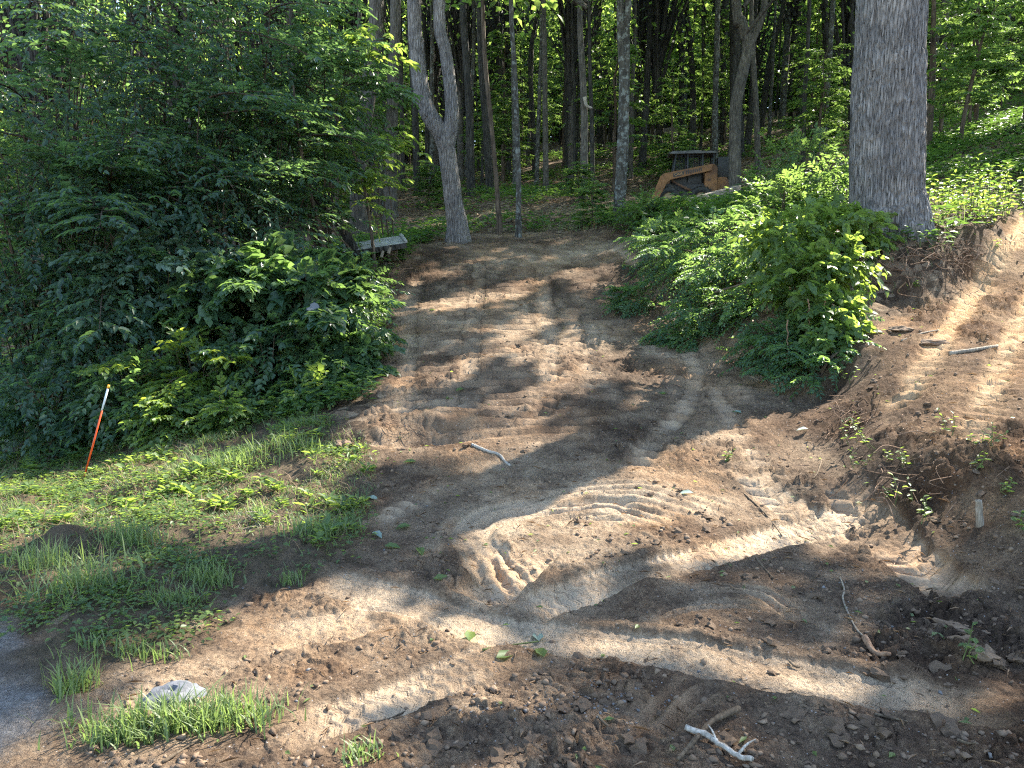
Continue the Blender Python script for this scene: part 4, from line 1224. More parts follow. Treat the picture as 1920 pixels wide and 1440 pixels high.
M['leaf_weed2'] = leaf_mat('leaf_weed2', (.05, .10, .025), (.12, .19, .04), (.38, .46, .05), .55)
for k, (px, py, dp, rd, lab, mt, kd, LL, LW) in enumerate(SHR):
    bush(px, py, dp, rd, lab, int(55 + 150 * rd), 11, kd, LL, LW, mt, seed=50 + k, squash=.85, droop=.3, Ls=(.22, .45), outw=.7, nst=10, varc=.5, vars=.25, bias=(.1, -.35, 0), twig=.003, boughs=4 if rd > .4 else 2, blen=(.9, 1.6))

# sapling with big sunlit leaves leaning over the board
def path_plant(name, label, cat, pix, depth, r0, r1, leaf, tips, seed, mat='bark_brown', LL=.14, LW=.06, nsp=40, Ls=(.2, .4), nl=7, spread_=.35):
    r = np.random.default_rng(seed)
    P = np.array([at(px, py, depth) for px, py in pix])
    P[0, 2] = ground(P[0, 0], P[0, 1]) - .03
    b = P[0].copy()
    g = G(); gt = G()
    V, f = tube(P - b, np.linspace(r0, r1, len(P)), 8, 24); gt.add(V, f)
    Q = resample(P, 60)
    if tips:
        O = []
        for (tx, ty, sp, n) in tips:
            c = at(tx, ty, depth)
            q = Q[np.argmin(np.linalg.norm(Q - c, axis=1) + .4 * (Q[:, 2] > c[2]))]
            V, f = tube([q - b, (q + c) / 2 + [0, 0, .06] - b, c - b], [r1 * .9, r1 * .6, .003], 5, 6, cap=False); gt.add(V, f)
            O.append(c + r.normal(0, 1, (n, 3)) * [sp, sp, sp * .45])
        O = np.vstack(O)
    else:
        O = Q[r.integers(20, 60, nsp)] + r.normal(0, spread_, (nsp, 3)) * [1, 1, .5]
    D = r.normal(0, 1, (len(O), 3)) * [1, 1, .25] + [.3, -.2, .05]
    sprays(g, gt, O - b, D, np.array([0, 0, 1.0]) + r.normal(0, .2, O.shape), r.uniform(*Ls, len(O)), nl, leaf[1], LL, LW, .2, 50, .003, .25, varc=.6, vars=.25, r=r)
    t = thing(name, label, cat, b)
    link('foliage', g.mesh('foliage', M[leaf[0]]), t); link('stem', gt.mesh('stem', M[mat]), t)
    return t
path_plant('young_tree', 'thin sapling with large sunlit leaves arching over the weathered board', 'sapling', [(706,465),(690,390),(668,300),(640,235),(600,185),(545,130)], 12.6, .03, .008,
           ('leaf_weed', 'mid'), [(720,330,.18,12),(690,290,.2,12),(745,255,.16,9),(655,350,.22,14),(700,385,.15,8),(640,200,.2,10),(760,280,.1,5),(600,270,.25,14),(560,220,.25,12),(715,100,.18,10),(680,60,.2,10)], 5)
path_plant('young_tree', 'brown stemmed sapling rising left of the leaning dark log', 'sapling', [(628,515),(600,430),(575,340),(560,250),(550,160)], 11.8, .045, .015,
           ('leaf_shrub', 'mid'), [(620,400,.2,10),(540,330,.25,14),(600,330,.2,10),(520,250,.25,12),(650,420,.14,7)], 6, LL=.11, LW=.055)

# leaning dead wood at left
def stick(name, label, cat, pts, r0, r1, mat, depth=None, lift=0.0, seg=8, n=20, group=None, kink=.0, seed=0, branches=()):
    """a stick or log lying along ground pixels, or in the air at a given depth"""
    r = np.random.default_rng(seed)
    P = []
    for p in pts:
        if depth is None:
            q = hit(p[0], p[1]); P.append([q[0], q[1], float(ground(q[0], q[1])) + lift + r0 * .7])
        else:
            d = p[2] if len(p) > 2 else depth
            P.append(at(p[0], p[1], d))
    P = np.array(P); b = P[0].copy()
    P = resample(P, n) + r.normal(0, kink, (n, 3))
    g = G()
    V, f = tube(P - b, np.linspace(r0, r1, n), seg, bark=r0 * .18, bseed=seed, vfreq=30, hfreq=12); g.add(V, f)
    for (i, d, L, rr) in branches:
        V, f = tube([P[i] - b, P[i] - b + np.array(d) * L * .5 + [0, 0, .01], P[i] - b + np.array(d) * L], [rr, rr * .7, rr * .3], 6, 6); g.add(V, f)
    return tag(link(name, g.mesh(name, M[mat]), None, b), label, cat, group)
stick('leaning_log', 'dark dead log leaning down to the left end of the weathered board', 'log', [(664,470),(640,425),(600,380),(560,335),(535,310)], .085, .05, 'bark_dark', depth=13.2, seg=12, kink=.006, seed=1)
stick('leaning_pole', 'pale underside split pole leaning beside the dark dead log', 'log', [(650,432),(610,395),(590,385)], .03, .02, 'stick', depth=13.25, seed=2)
for k, (a, b_, lab) in enumerate([((545,470),(528,330),'thin dead stem left of the brown stemmed sapling'), ((558,470),(540,340),'second thin dead stem beside the brown stemmed sapling'),
                                  ((660,470),(570,385),'thin dark whip crossing the leaning dark log'), ((645,440),(634,390),'short pale stick standing by the leaning log')]):
    stick('dead_sapling', lab, 'stick', [a, ((a[0] + b_[0]) / 2 + 4, (a[1] + b_[1]) / 2), b_], .015, .008, 'twig', depth=12.4, seed=10 + k)
for k, (x0, x1) in enumerate([(718, 706), (728, 712), (738, 728)]):
    stick('thin_stem', ['thin upright stem right of the big leaved sapling', 'second thin upright stem behind the board', 'third thin upright stem nearest the forked tree'][k], 'stem',
          [(x0, 440), ((x0 + x1) / 2 - 5, 340), (x1 - 20, 240)], .014, .006, 'bark_brown', depth=14.2, seed=30 + k)

# ------------------------------------------------------------------ right bank: locust saplings, vines, tall weeds
LOC = [
 (1240,465,13.0,.40,'locust bush at the far right edge of the road'),
 (1330,455,11.6,.46,'locust bush in front of the rusty loader'),
 (1420,465,10.6,.50,'locust bush in the middle of the right bank top'),
 (1285,490,11.3,.50,'locust sapling leaning over the road from the right bank'),
 (1370,510,10.2,.48,'locust sapling below the loader on the bank face'),
 (1190,565,11.2,.20,'tip of a locust branch hanging low over the road'),
 (1320,590,9.9,.34,'drooping locust branch with dark leaves over the road'),
 (1290,640,9.7,.17,'lowest hanging locust spray above the road'),
 (1430,580,9.2,.42,'dense locust foliage on the bank face'),
 (1480,660,8.5,.34,'locust foliage hanging near the foot of the bank'),
 (1430,670,8.7,.24,'dark locust spray at the foot of the bank'),
 (1530,720,7.8,.26,'bright locust sprig at the nose of the bank'),
 (1545,640,8.2,.26,'sunlit locust clump above the nose of the bank'),
]
for k, (px, py, dp, rd, lab) in enumerate(LOC):
    bb = at(px, py, dp); base = None
    if px < 1500:
        base = (max(bb[0] + .45, 3.1), bb[1] + .25)
    bush(px, py, dp, rd * 1.1, lab, int(30 + 150 * rd), 19, 'mid', .054, .029, 'leaf_locust', 'locust_sapling', 'sapling', 'twig', seed=100 + k, squash=.8, droop=.35, Ls=(.22, .46), outw=.8, spread=78,
         nst=8, varc=.45, vars=.22, bias=(-.35, -.3, -.05), twig=.003, jit=.18, base=base, stem_r=.012, boughs=3 if rd > .3 else 1, blen=(1.0, 1.7))
VIN = [
 (1470,450,9.2,.36,'sunlit vine tangle with yellow green leaves on the bank'), (1555,432,9.5,.32,'broad leaved vines left of the oak foot'),
 (1620,440,9.75,.24,'bright leaves at the foot of the oak'), (1510,520,8.6,.36,'vine leaves glowing in the sun on the bank face'),
 (1570,500,8.75,.28,'vines hanging over the roots below the oak'), (1550,585,8.2,.22,'vine cluster over the hanging bare stems'),
 (1560,690,8.0,.18,'small vine clump at the nose of the bank')]
for k, (px, py, dp, rd, lab) in enumerate(VIN):
    bush(px, py, dp, rd, lab, int(45 + 230 * rd), 8, 'heart', .085, .065, 'leaf_weed', 'vine_tangle', 'vine', 'stem_green', seed=140 + k, squash=.8, droop=.35, Ls=(.18, .36), outw=.8,
         nst=10, varc=.55, vars=.25, bias=(-.05, -.25, .05), twig=.003, jit=.4, stem_r=.006)
BCK = [(1450,365,16.5,.6,'leafy shrub behind the vine tangle and right of the loader'), (1510,320,14.5,.75,'tall thin leaved shrub left of the oak'),
       (1570,360,12.5,.55,'shaded shrub against the left side of the oak'), (1470,390,12.5,.55,'mixed shrub with fallen sticks behind the vines'),
       (1200,408,16.2,.35,'bright grassy shrub right of the twin tree'), (1245,455,14.2,.3,'low ferny clump at the right road edge')]
for k, (px, py, dp, rd, lab) in enumerate(BCK):
    bush(px, py, dp, rd, lab, int(60 + 160 * rd), 11, 'mid', .08, .042, 'leaf_under', seed=160 + k, squash=.85, droop=.2, Ls=(.25, .5), nst=8, varc=.5, vars=.25)

def herb(px, py, depth, H, label, seed, nst=3, LL=.15, LW=.06, mat='leaf_weed', name='tall_weed', spread=.12, nlv=9, kind='mid', group=None, lean=.1):
    r = np.random.default_rng(seed)
    p = at(px, py, depth) if depth else None
    xy = p[:2] if depth else hit(px, py)
    b = np.array([xy[0], xy[1], float(ground(xy[0], xy[1]))])
    g = G(); gt = G()
    for s in range(nst):
        o = np.array([r.normal(0, spread), r.normal(0, spread), -.02])
        h = H * r.uniform(.65, 1.05)
        tp = o + np.array([r.normal(0, lean) * h, r.normal(0, lean) * h, h])
        V, f = tube([o, (o + tp) / 2 + r.normal(0, .02, 3), tp], [.006 * (H + .3), .005 * (H + .3), .002], 5, 6, cap=False); gt.add(V, f)
        u = np.linspace(.25, 1, nlv) ** .8
        pos = o + (tp - o) * u[:, None]
        an = np.arange(nlv) * 2.4 + r.uniform(0, 6)
        dr = np.stack([np.cos(an), np.sin(an), r.uniform(-.2, .35, nlv) + .5 * (u > .9)], -1)
        sz = (1.1 - .55 * u) * r.uniform(.8, 1.2, nlv)
        leaves(g, kind, pos, dr, np.array([0, 0, 1.0]) + r.normal(0, .25, (nlv, 3)), LL * sz, LW * sz, np.clip(r.normal(.6, .2, nlv), 0, 1))
    t = thing(name, label, 'plant', b, group=group)
    link('leaves', g.mesh('leaves', M[mat]), t); link('stem', gt.mesh('stem', M['stem_green']), t)
    return t
HB = [(1780,440,10.6,.5,'leafy weed clump right of the oak foot'),(1800,420,10.9,.65,'tall weed behind the clump right of the oak'),(1835,410,10.8,.7,'tall bright weed on the bank near the ramp'),
      (1870,395,10.9,.8,'tallest bright weed at the top of the ramp'),(1895,380,11.3,.75,'bright weed at the right picture edge'),(1850,430,10.5,.45,'lower bright weed above the ramp edge'),
      (1815,455,10.3,.35,'yellow green weed over the dug out hollow'),(1760,425,11.2,.45,'feathery weed against the oak flare'),(1905,410,10.7,.4,'weed beside the ramp top'),
      (1840,470,10.15,.25,'sprig hanging over the dug bank'),(1715,440,10.0,.45,'young shoot in front of the oak foot'),(1675,455,9.8,.2,'small weed at the oak foot'),
      (1600,470,9.6,.25,'weed at the top of the root mass')]
for k, (px, py, dp, H, lab) in enumerate(HB):
    herb(px, py, dp, H, lab, 200 + k, nst=4 if H > .4 else 2, spread=.14, nlv=9, LL=.13, LW=.055)
SP = [(1360,870),(1615,880),(1605,850),(1680,875),(1700,890),(1785,830),(1820,870),(1850,880),(1700,960),(1660,935),(1840,920),(1640,855),(1900,945),(1890,1000),(1740,985),(1600,800),(1870,470),(1590,720),(1715,545),(1805,1245)]
for k, (px, py) in enumerate(SP):
    herb(px, py, None, .10 + .05 * (k % 3), 'small green sprout on the bare dirt by the ramp', 260 + k, nst=2, LL=.06, LW=.035, name='sprout', spread=.03, nlv=6, group='sprouts on the ramp edge', lean=.3)

# roots and hanging stems under the oak
def roots(name, label, centre, spread, n, seed, mat='root', L=(.15, .5), rad=.006, down=.7):
    r = np.random.default_rng(seed)
    c = np.array(centre); g = G()
    for k in range(n):
        o = c + r.normal(0, 1, 3) * np.array(spread)
        o[2] = min(o[2], float(ground(o[0], o[1])) + .35); o[2] = max(o[2], float(ground(o[0], o[1])))
        l = r.uniform(*L); d = unit(r.normal(0, 1, 3) * [1, .6, .5] + [-.1, -.6, -down])
        p1 = o + d * l * .4 + r.normal(0, .04, 3); p2 = o + d * l + r.normal(0, .08, 3)
        for q in (p1, p2):
            q[2] = max(q[2], float(ground(q[0], q[1])) - .01)
        q = rad * r.uniform(.4, 1.3)
        V, f = tube([o - c, p1 - c, p2 - c], [q, q * .8, q * .3], 5, 8, cap=False); g.add(V, f, r.uniform())
    return tag(link(name, g.mesh(name, M[mat]), None, c), label, 'roots', stuff=True)
def gp(px, py, lift=0):
    q = hit(px, py); return (q[0], q[1], float(ground(q[0], q[1])) + lift)
roots('root_mass', 'tangled torn roots hanging from the bank under the oak', gp(1680, 490), (.35, .2, .12), 110, 1)
roots('root_mass', 'reddish roots at the top of the dug hollow right of the oak', gp(1770, 470), (.25, .15, .08), 60, 2)
roots('root_mass', 'pale rootlets at the nose of the bank beside the ramp', gp(1590, 790), (.10, .2, .08), 60, 3, L=(.1, .3), rad=.004)
roots('root_mass', 'torn rootlets along the ramp edge in the foreground', gp(1680, 900), (.2, .25, .04), 40, 4, L=(.1, .3), rad=.004)
roots('root_mass', 'dry roots hanging from the left road edge under the board', gp(740, 505), (.25, .3, .06), 50, 5, L=(.15, .4), rad=.005)
roots('root_mass', 'rootlets on the clod by the scooped ledge', gp(730, 810), (.12, .08, .05), 40, 6, L=(.06, .2), rad=.003)
roots('root_mass', 'dead grass roots on the mound in the verge', gp(490, 985), (.16, .1, .03), 60, 7, L=(.06, .2), rad=.003, mat='stick')
for k, (x, y0, y1, lab) in enumerate([(1546,560,640,'bare hanging stem on the bank nose, leftmost'),(1562,570,650,'bare hanging stem on the bank nose, middle'),(1572,575,655,'bare hanging stem on the bank nose, rightmost'),
                                      (1515,560,620,'thin hanging stem under the vine leaves'),(1475,600,690,'thin stem hanging among the locust sprays')]):
    stick('dead_vine', lab, 'vine', [(x, y0), (x + 3, (y0 + y1) / 2), (x - 2, y1)], .007, .004, 'root', depth=8.05, seed=40 + k, kink=.008)
stick('bank_branch', 'long bare branch running through the locust foliage', 'branch', [(1340,548,9.4),(1400,530,9.3),(1470,510,9.2)], .012, .008, 'twig', depth=9.3, seed=50)
stick('exposed_root', 'crooked exposed root below the oak bank', 'root', [(1575,545,9.1),(1600,560,8.95),(1625,575,8.9)], .02, .008, 'stick', depth=9, seed=51)
stick('fallen_log', 'long fallen trunk lying across the right hillside', 'log', [(1740,282),(1830,266),(1920,250),(1990,240)], .09, .07, 'bark_grey', seed=52, lift=.05)
stick('leaning_dead_tree', 'pale dead stem leaning steeply across the right woods', 'log', [(1866,215),(1855,150),(1830,95),(1800,45),(1776,0),(1760,-30)], .13, .06, 'bark_pale', depth=34, seed=53, seg=10)
stick('broken_stub', 'white broken branch stub on the slim grey tree', 'branch', [(1096,182),(1100,198),(1110,203)], .05, .03, 'stick_white', depth=21.8, seed=54)

# ------------------------------------------------------------------ sticks on the road
stick('dry_stalk', 'bent pale dry stalk lying in the middle of the road', 'stick', [(885,840),(912,849),(935,858),(947,868),(957,877)], .013, .010, 'stick_white', seed=60)
stick('broken_branch', 'whitish broken branch at the bottom edge of the picture', 'branch', [(1285,1388),(1325,1400),(1350,1412),(1385,1432),(1410,1442)], .011, .008, 'stick_white', seed=61, lift=.02, kink=.002,
      branches=[(14, (.6, .3, .3), .12, .006), (9, (-.2, .6, .35), .1, .005)])
stick('dark_branch', 'dark curved branch crossing the whitish broken branch', 'branch', [(1385,1345),(1340,1365),(1315,1390),(1290,1425),(1270,1445)], .012, .006, 'twig', seed=62, lift=.015)
stick('root_strand', 'thin pale root strand curving over the lower right soil', 'root', [(1575,1088),(1583,1110),(1580,1125),(1590,1150),(1605,1185),(1622,1205)], .005, .004, 'stick', seed=63, lift=.006)
stick('root_chunk', 'short thick root chunk at the end of the pale strand', 'root', [(1620,1208),(1640,1225),(1668,1240)], .016, .008, 'root', seed=64, lift=.005)
stick('ramp_stick', 'pale stick lying on the sunny ramp', 'stick', [(1780,668),(1820,662),(1870,655)], .022, .012, 'stick', seed=65)
stick('ramp_stick', 'thin stick high on the ramp near the vines', 'stick', [(1690,640),(1730,628),(1760,622)], .010, .006, 'stick', seed=66)
stick('cut_stake', 'upright cut sapling stump with new leaves at lower right', 'stump', [(1838,992),(1836,965),(1834,938)], .022, .020, 'stick', depth=float(hit(1838, 992)[1]), seed=67)
stick('grass_shadow_strip', 'dark strip standing in for a grass blade shadow at the bottom left tuft', 'stick', [(305,1436),(350,1405),(392,1378)], .006, .003, 'twig', seed=68)  # thin dark strip laid where the grass blade only casts a shadow
stick('mud_twig', 'green twig with wilted leaves where the tyre tracks cross', 'twig', [(905,1218),(950,1205),(1010,1190)], .005, .003, 'stem_green', seed=69, lift=.005)
for k, (a, b_) in enumerate([((1415,1050),(1450,1090)), ((1395,930),(1470,1000)), ((1540,870),(1525,905)), ((740,1345),(760,1330)), ((1640,1350),(1700,1370)), ((1000,1400),(1030,1420)), ((1795,1400),(1830,1420)),
                             ((780,960),(800,985)), ((650,900),(690,880)), ((1480,1240),(1500,1250)), ((690,1340),(760,1315)), ((1120,1360),(1150,1375))]):
    stick('twig', 'small dry twig scattered on the churned soil', 'twig', [a, ((a[0] + b_[0]) / 2, (a[1] + b_[1]) / 2 + 3), b_], .006, .003, 'twig', seed=70 + k, group='twigs scattered on the soil')

# ------------------------------------------------------------------ board, beam, stone
def box(g, c, s, rot=None, bev=0.0):
    x, y, z = [v / 2 for v in s]
    V = np.array([(sx * x, sy * y, sz * z) for sx in (-1, 1) for sy in (-1, 1) for sz in (-1, 1)], float)
    if rot is not None:
        V = V @ np.array(rot).T
    V = V + np.array(c)
    g.add(V, [np.array([(0,1,3,2),(4,6,7,5),(0,4,5,1),(2,3,7,6),(0,2,6,4),(1,5,7,3)])])
def bevel(o, w_=.01, seg=2):
    m = o.modifiers.new('bevel', 'BEVEL'); m.width = w_; m.segments = seg; m.limit_method = 'ANGLE'
    return o
def boxobj(name, c, s, mat, parent, rot=None, bv=.008):
    g = G(); box(g, (0, 0, 0), s); o = link(name, g.mesh(name, M[mat], smooth=False), parent, c, rot)
    return bevel(o, bv) if bv else o
bp = at(700, 458, 13.6); zb = float(ground(bp[0], bp[1]))
bd = thing('weathered_panel', 'weathered pale wooden panel lying on the left road edge', 'panel', (bp[0], bp[1], zb), math.radians(14))
tl = (math.radians(14), math.radians(-9), 0)
hb = max(.14, bp[2] - zb)
boxobj('panel_sheet', (0, 0, hb), (1.06, .62, .035), 'board', bd, tl)
boxobj('frame_rail', (0, -.30, hb - .11), (1.10, .05, .09), 'bark_dark', bd, tl)
boxobj('frame_rail', (.52, .0, hb + .11), (.05, .62, .05), 'board', bd, tl)
boxobj('support_block', (-.3, 0, hb * .4), (.2, .3, hb * .9), 'bark_brown', bd)
boxobj('support_block', (.32, .05, hb * .5), (.18, .3, hb), 'bark_brown', bd)
for k, (px, py, a) in enumerate([(715,482,.5), (728,475,1.0)]):
    stick('wood_chunk', ['short pale wood chunk under the weathered panel', 'split wood chunk right of the pale chunk'][k], 'wood', [(px, py), (px + 4, py - 12)], .03, .02, 'stick', seed=90 + k, depth=13.0)
p0 = at(1300, 378, 20.5); p1 = at(1375, 358, 21.5)
bm = G()
dv = p1 - p0; Lb = float(np.linalg.norm(dv)); ux = dv / Lb; uz = np.array([0, 0, 1.0]); uy = np.cross(uz, ux)
box(bm, (0, 0, 0), (Lb + .4, .22, .24), rot=np.stack([ux, uy, uz], 1))
pm = (p0 + p1) / 2
o = tag(link('timber_beam', bm.mesh('timber_beam', M['beam'], smooth=False), None, pm), 'weathered timber beam lying in front of the rusty loader', 'timber'); bevel(o, .02)
gz = float(ground(pm[0], pm[1]))

def rock_mesh(name, size, seed, mat, sub=2, rough_=.25, flat=1.0):
    import bmesh
    bm_ = bmesh.new(); bmesh.ops.create_icosphere(bm_, subdivisions=sub, radius=1)
    co = np.array([v.co[:] for v in bm_.verts])
    d = 1 + rough_ * vnoise(co[:, 0] * 1.7 + seed, co[:, 1] * 1.7, co[:, 2] * 1.7, seed=seed) + rough_ * .5 * vnoise(co[:, 0] * 4 + seed, co[:, 1] * 4, co[:, 2] * 4, seed=seed + 1)
    co = co * d[:, None] * np.array(size)
    for v, c in zip(bm_.verts, co):
        v.co = c
    me = bpy.data.meshes.new(name); bm_.to_mesh(me); bm_.free()
    me.materials.append(M[mat]); a = me.attributes.new('var', 'FLOAT', 'POINT'); a.data.foreach_set('value', np.full(len(co), .5, np.float32))
    return me
st = gp(325, 1312)
tag(link('flat_stone', rock_mesh('flat_stone', (.105, .075, .045), 5, 'stone', 3, .38), None, (st[0], st[1], st[2] + .012), (.25, -.1, .6)), 'flat grey stone behind the sunlit grass tuft', 'stone')

# orange marker
b0 = at(158, 892, 6.95); b0[2] = float(ground(b0[0], b0[1])); tp = at(204, 722, 6.95)
mk = thing('driveway_marker', 'leaning orange marker stake with white band in the left verge', 'marker', b0)
ax = tp - b0
def seg_(a, b, r_, mat, nm, par):
    V, f = tube([ax * a, ax * ((a + b) / 2), ax * b], [r_, r_, r_], 14); g = G().add(V, f); return link(nm, g.mesh(nm, M[mat]), par)
seg_(-.05, .73, .0075, 'orange', 'pole', mk); seg_(.73, .97, .0085, 'white', 'reflective_sleeve', mk); seg_(.965, 1.0, .0105, 'yellow', 'cap', mk)

# wilted and pale single leaves hanging in the thicket
def bigleaf(px, py, dp, L, mat, dr, nr, label, kind='heart', cat='leaf'):
    c = at(px, py, dp); g = G()
    leaves(g, kind, np.zeros((1, 3)), np.array([dr], float), np.array([nr], float), L, L * .85, .6)
    return tag(link('hanging_leaf', g.mesh('hanging_leaf', M[mat]), None, c), label, cat)
bigleaf(580, 575, 8.75, .17, 'leaf_dead', (.5, -.2, -.15), (-.1, -.6, .8), 'wilted dark grey leaf hanging in the left thicket')
bigleaf(600, 585, 8.7, .22, 'leaf_dead', (.5, -.1, -.35), (0, -.7, .7), 'larger wilted grey leaf below the first one')
for k, (px, py, dr) in enumerate([(610, 530, (.5, -.2, .1)), (600, 540, (.3, -.2, -.3)), (640, 545, (.4, -.2, -.5))]):
    bigleaf(px, py, 9.3, .12, 'leaf_pale', dr, (.1, -.5, .9), ['pale upturned leaf above the wilted grey leaves', 'second pale leaf beside the upturned one', 'pale leaf nearest the road in the thicket'][k])

# ------------------------------------------------------------------ rusty skid loader
lp = at(1280, 403, 26.0); lz = float(ground(lp[0], lp[1]))
ld = thing('skid_loader', 'old tan and black skid loader parked among the trees', 'loader', (lp[0], lp[1], lz + .08), math.radians(180 - 8))
ld.scale = (.97, .97, .97)
def prism(name, prof, y0, y1, mat, parent, bv=.012):
    n = len(prof); g = G()
    A_ = np.array([(x, y0, z) for x, z in prof]); B_ = np.array([(x, y1, z) for x, z in prof])
    me = bpy.data.meshes.new(name)
    vs = [tuple(v) for v in np.vstack([A_, B_])]
    fs = [tuple(range(n))[::-1], tuple(range(n, 2 * n))] + [(i, (i + 1) % n, n + (i + 1) % n, n + i) for i in range(n)]
    me.from_pydata(vs, [], fs); me.update(); me.materials.append(M[mat])
    import bmesh
    b_ = bmesh.new(); b_.from_mesh(me); bmesh.ops.recalc_face_normals(b_, faces=b_.faces); b_.to_mesh(me); b_.free()
    o = link(name, me, parent)
    return bevel(o, bv) if bv else o
body = prism('chassis', [(-1.15,.32),(.75,.32),(.95,.5),(.95,.78),(.55,.95),(-.5,.95),(-1.15,.95)], -.48, .48, 'black', ld)
prism('engine_cover', [(-1.42,.55),(-.62,.55),(-.62,1.12),(-1.30,1.12),(-1.42,1.0)], -.62, .62, 'tan', ld)
boxobj('exhaust_stack', (-1.22, -.32, 1.47), (.34, .34, .70), 'black', ld)
boxobj('air_cleaner', (-1.22, .32, 1.45), (.34, .34, .66), 'black', ld)
for s in (-1, 1):
    boxobj('cab_side_panel', (-.08, s * .47, 1.08), (.98, .03, .34), 'black', ld)
for s in (-1, 1):
    prism('arm_tower', [(-1.02,.55),(-.62,.45),(-.62,1.45),(-.72,1.52),(-.92,1.52),(-1.02,1.42)], s * .66 - .07, s * .66 + .07, 'tan', ld)
    arm = prism('lift_arm', [(-.86,1.52),(-.82,1.30),(.48,1.03),(.60,.93),(.92,.28),(1.16,.28),(.82,1.14),(.70,1.24)], s * .80 - .06, s * .80 + .06, 'tan', ld)
    V, f = tube([(-.35, s * .70, .62), (.05, s * .70, .80), (.45, s * .70, 1.02)], [.045, .045, .03], 10); g = G().add(V, f); link('lift_cylinder', g.mesh('lift_cylinder', M['rust']), ld)
    V, f = tube([(.72, s * .62, .98), (.95, s * .62, .62), (1.12, s * .62, .38)], [.04, .04, .03], 10); g = G().add(V, f); link('tilt_cylinder', g.mesh('tilt_cylinder', M['black']), ld)
    # decal plate and stripes on the arm (shear with the arm's slope)
    def onarm(u, v):
        x = .40 - u; z = 1.165 + u * .2 + v
        return x, z
    yy = s * .862
    a_, b_ = onarm(0, -.055), onarm(.34, -.055); c_, d_ = onarm(.34, .065), onarm(0, .065)
    prism('name_plate', [a_, b_, c_, d_], yy - .004, yy + .004, 'black', arm, 0)
    for q in range(9):
        u0 = .40 + q * .058
        prism('stripe', [onarm(u0, -.05), onarm(u0 + .032, -.05), onarm(u0 + .032, .06), onarm(u0, .06)], yy - .003, yy + .003, 'black', arm, 0)
    for wx in (-.52, .52):
        g = G()
        prof = [(-.13,.22),(-.14,.34),(-.11,.395),(-.06,.41),(.06,.41),(.11,.395),(.14,.34),(.13,.22)]
        na = 32; aa = np.linspace(0, 2 * np.pi, na, endpoint=False)
        V = np.array([[(rr * math.cos(t_), w_, rr * math.sin(t_)) for w_, rr in prof] for t_ in aa]).reshape(-1, 3); m_ = len(prof)
        i_ = np.arange(na)[:, None]; j_ = np.arange(m_)[None]
        q = np.stack([i_ * m_ + j_, i_ * m_ + (j_ + 1) % m_, ((i_ + 1) % na) * m_ + (j_ + 1) % m_, ((i_ + 1) % na) * m_ + j_], -1).reshape(-1, 4)
        g.add(V, [q])
        for t_ in np.linspace(0, 2 * np.pi, 22, endpoint=False):
            for sd in (-1, 1):
                c, sn = math.cos(t_ + sd * .07), math.sin(t_ + sd * .07)
                R_ = np.array([[c, 0, -sn], [0, 1, 0], [sn, 0, c]])
                box(g, R_ @ np.array([.415, sd * .07, 0]), (.04, .13, .045), rot=R_)
        wh = link('wheel', None, ld, (wx, s * .70, .41))
        wh.empty_display_size = .1
        link('tyre', g.mesh('tyre', M['rubber'], smooth=False), wh)
        V, f = tube([(0, -.10, 0), (0, .10, 0)], [.225, .225], 20); g2 = G().add(V, f)
        V, f = tube([(0, -.13, 0), (0, .13, 0)], [.08, .08], 12); g2.add(V, f)
        link('rim', g2.mesh('rim', M['rim']), wh)
# cab: posts, roof, side screens
for (x0, z0, x1, z1) in [(.42, .95, .30, 1.93), (-.08, 1.0, -.08, 1.93), (-.56, 1.0, -.56, 1.93)]:
    for s in (-1, 1):
        V, f = tube([(x0, s * .46, z0), (x1, s * .46, z1)], [.04, .04], 6); g = G().add(V, f); link('cab_post', g.mesh('cab_post', M['black']), ld)
prism('roof', [(.56,1.93),(.40,1.99),(-.45,2.0),(-.50,1.98),(-.98,1.97),(-1.0,1.90),(.50,1.90)], -.52, .52, 'roofgrey', ld)
for s in (-1, 1):
    V, f = tube([(-.92, s * .45, 1.1), (-.92, s * .45, 1.92)], [.035, .035], 6); g = G().add(V, f); link('cab_post', g.mesh('cab_post', M['black']), ld)
    for (xa, xb) in ((-.54, -.10), (-.06, .33)):
        g = G()
        for q in np.linspace(xa, xb, 9):
            box(g, (q, s * .46, 1.46), (.008, .008, .9))
        for q in np.linspace(1.05, 1.9, 14):
            box(g, ((xa + xb) / 2, s * .462, q), (xb - xa, .008, .008))
        link('side_screen', g.mesh('side_screen', M['black'], smooth=False), ld)
boxobj('seat', (-.3, 0, 1.12), (.45, .5, .3), 'black', ld)
prism('bucket', [(1.08,.12),(1.75,.10),(1.75,.13),(1.20,.18),(1.14,.62),(1.08,.62)], -.85, .85, 'rust', ld)
def text(txt, size, mat, parent, loc, rot, name):
    cu = bpy.data.curves.new('txt', 'FONT'); cu.body = txt; cu.size = size; cu.extrude = .004; cu.align_x = 'CENTER'; cu.align_y = 'CENTER'
    to = bpy.data.objects.new('tmp_text', cu); COL.objects.link(to)
    dg = bpy.context.evaluated_depsgraph_get()
    me = bpy.data.meshes.new_from_object(to.evaluated_get(dg))
    bpy.data.objects.remove(to, do_unlink=True)
    me.materials.clear(); me.materials.append(M[mat])
    o = link(name, me, parent, loc); o.rotation_euler = rot
    return o
ls = [o for o in ld.children if o.name.startswith('lift_arm')]
sl_ = math.atan(.2)
for s, a in zip((-1, 1), ls):
    x, z = .40 - .17, 1.165 + .17 * .2 + .005
    # letters stand on the outer face of each arm
    text('CASE', .125, 'decal', a, (x, s * .868, z), (math.radians(90), sl_ if s < 0 else -sl_, 0 if s < 0 else math.pi), 'lettering')
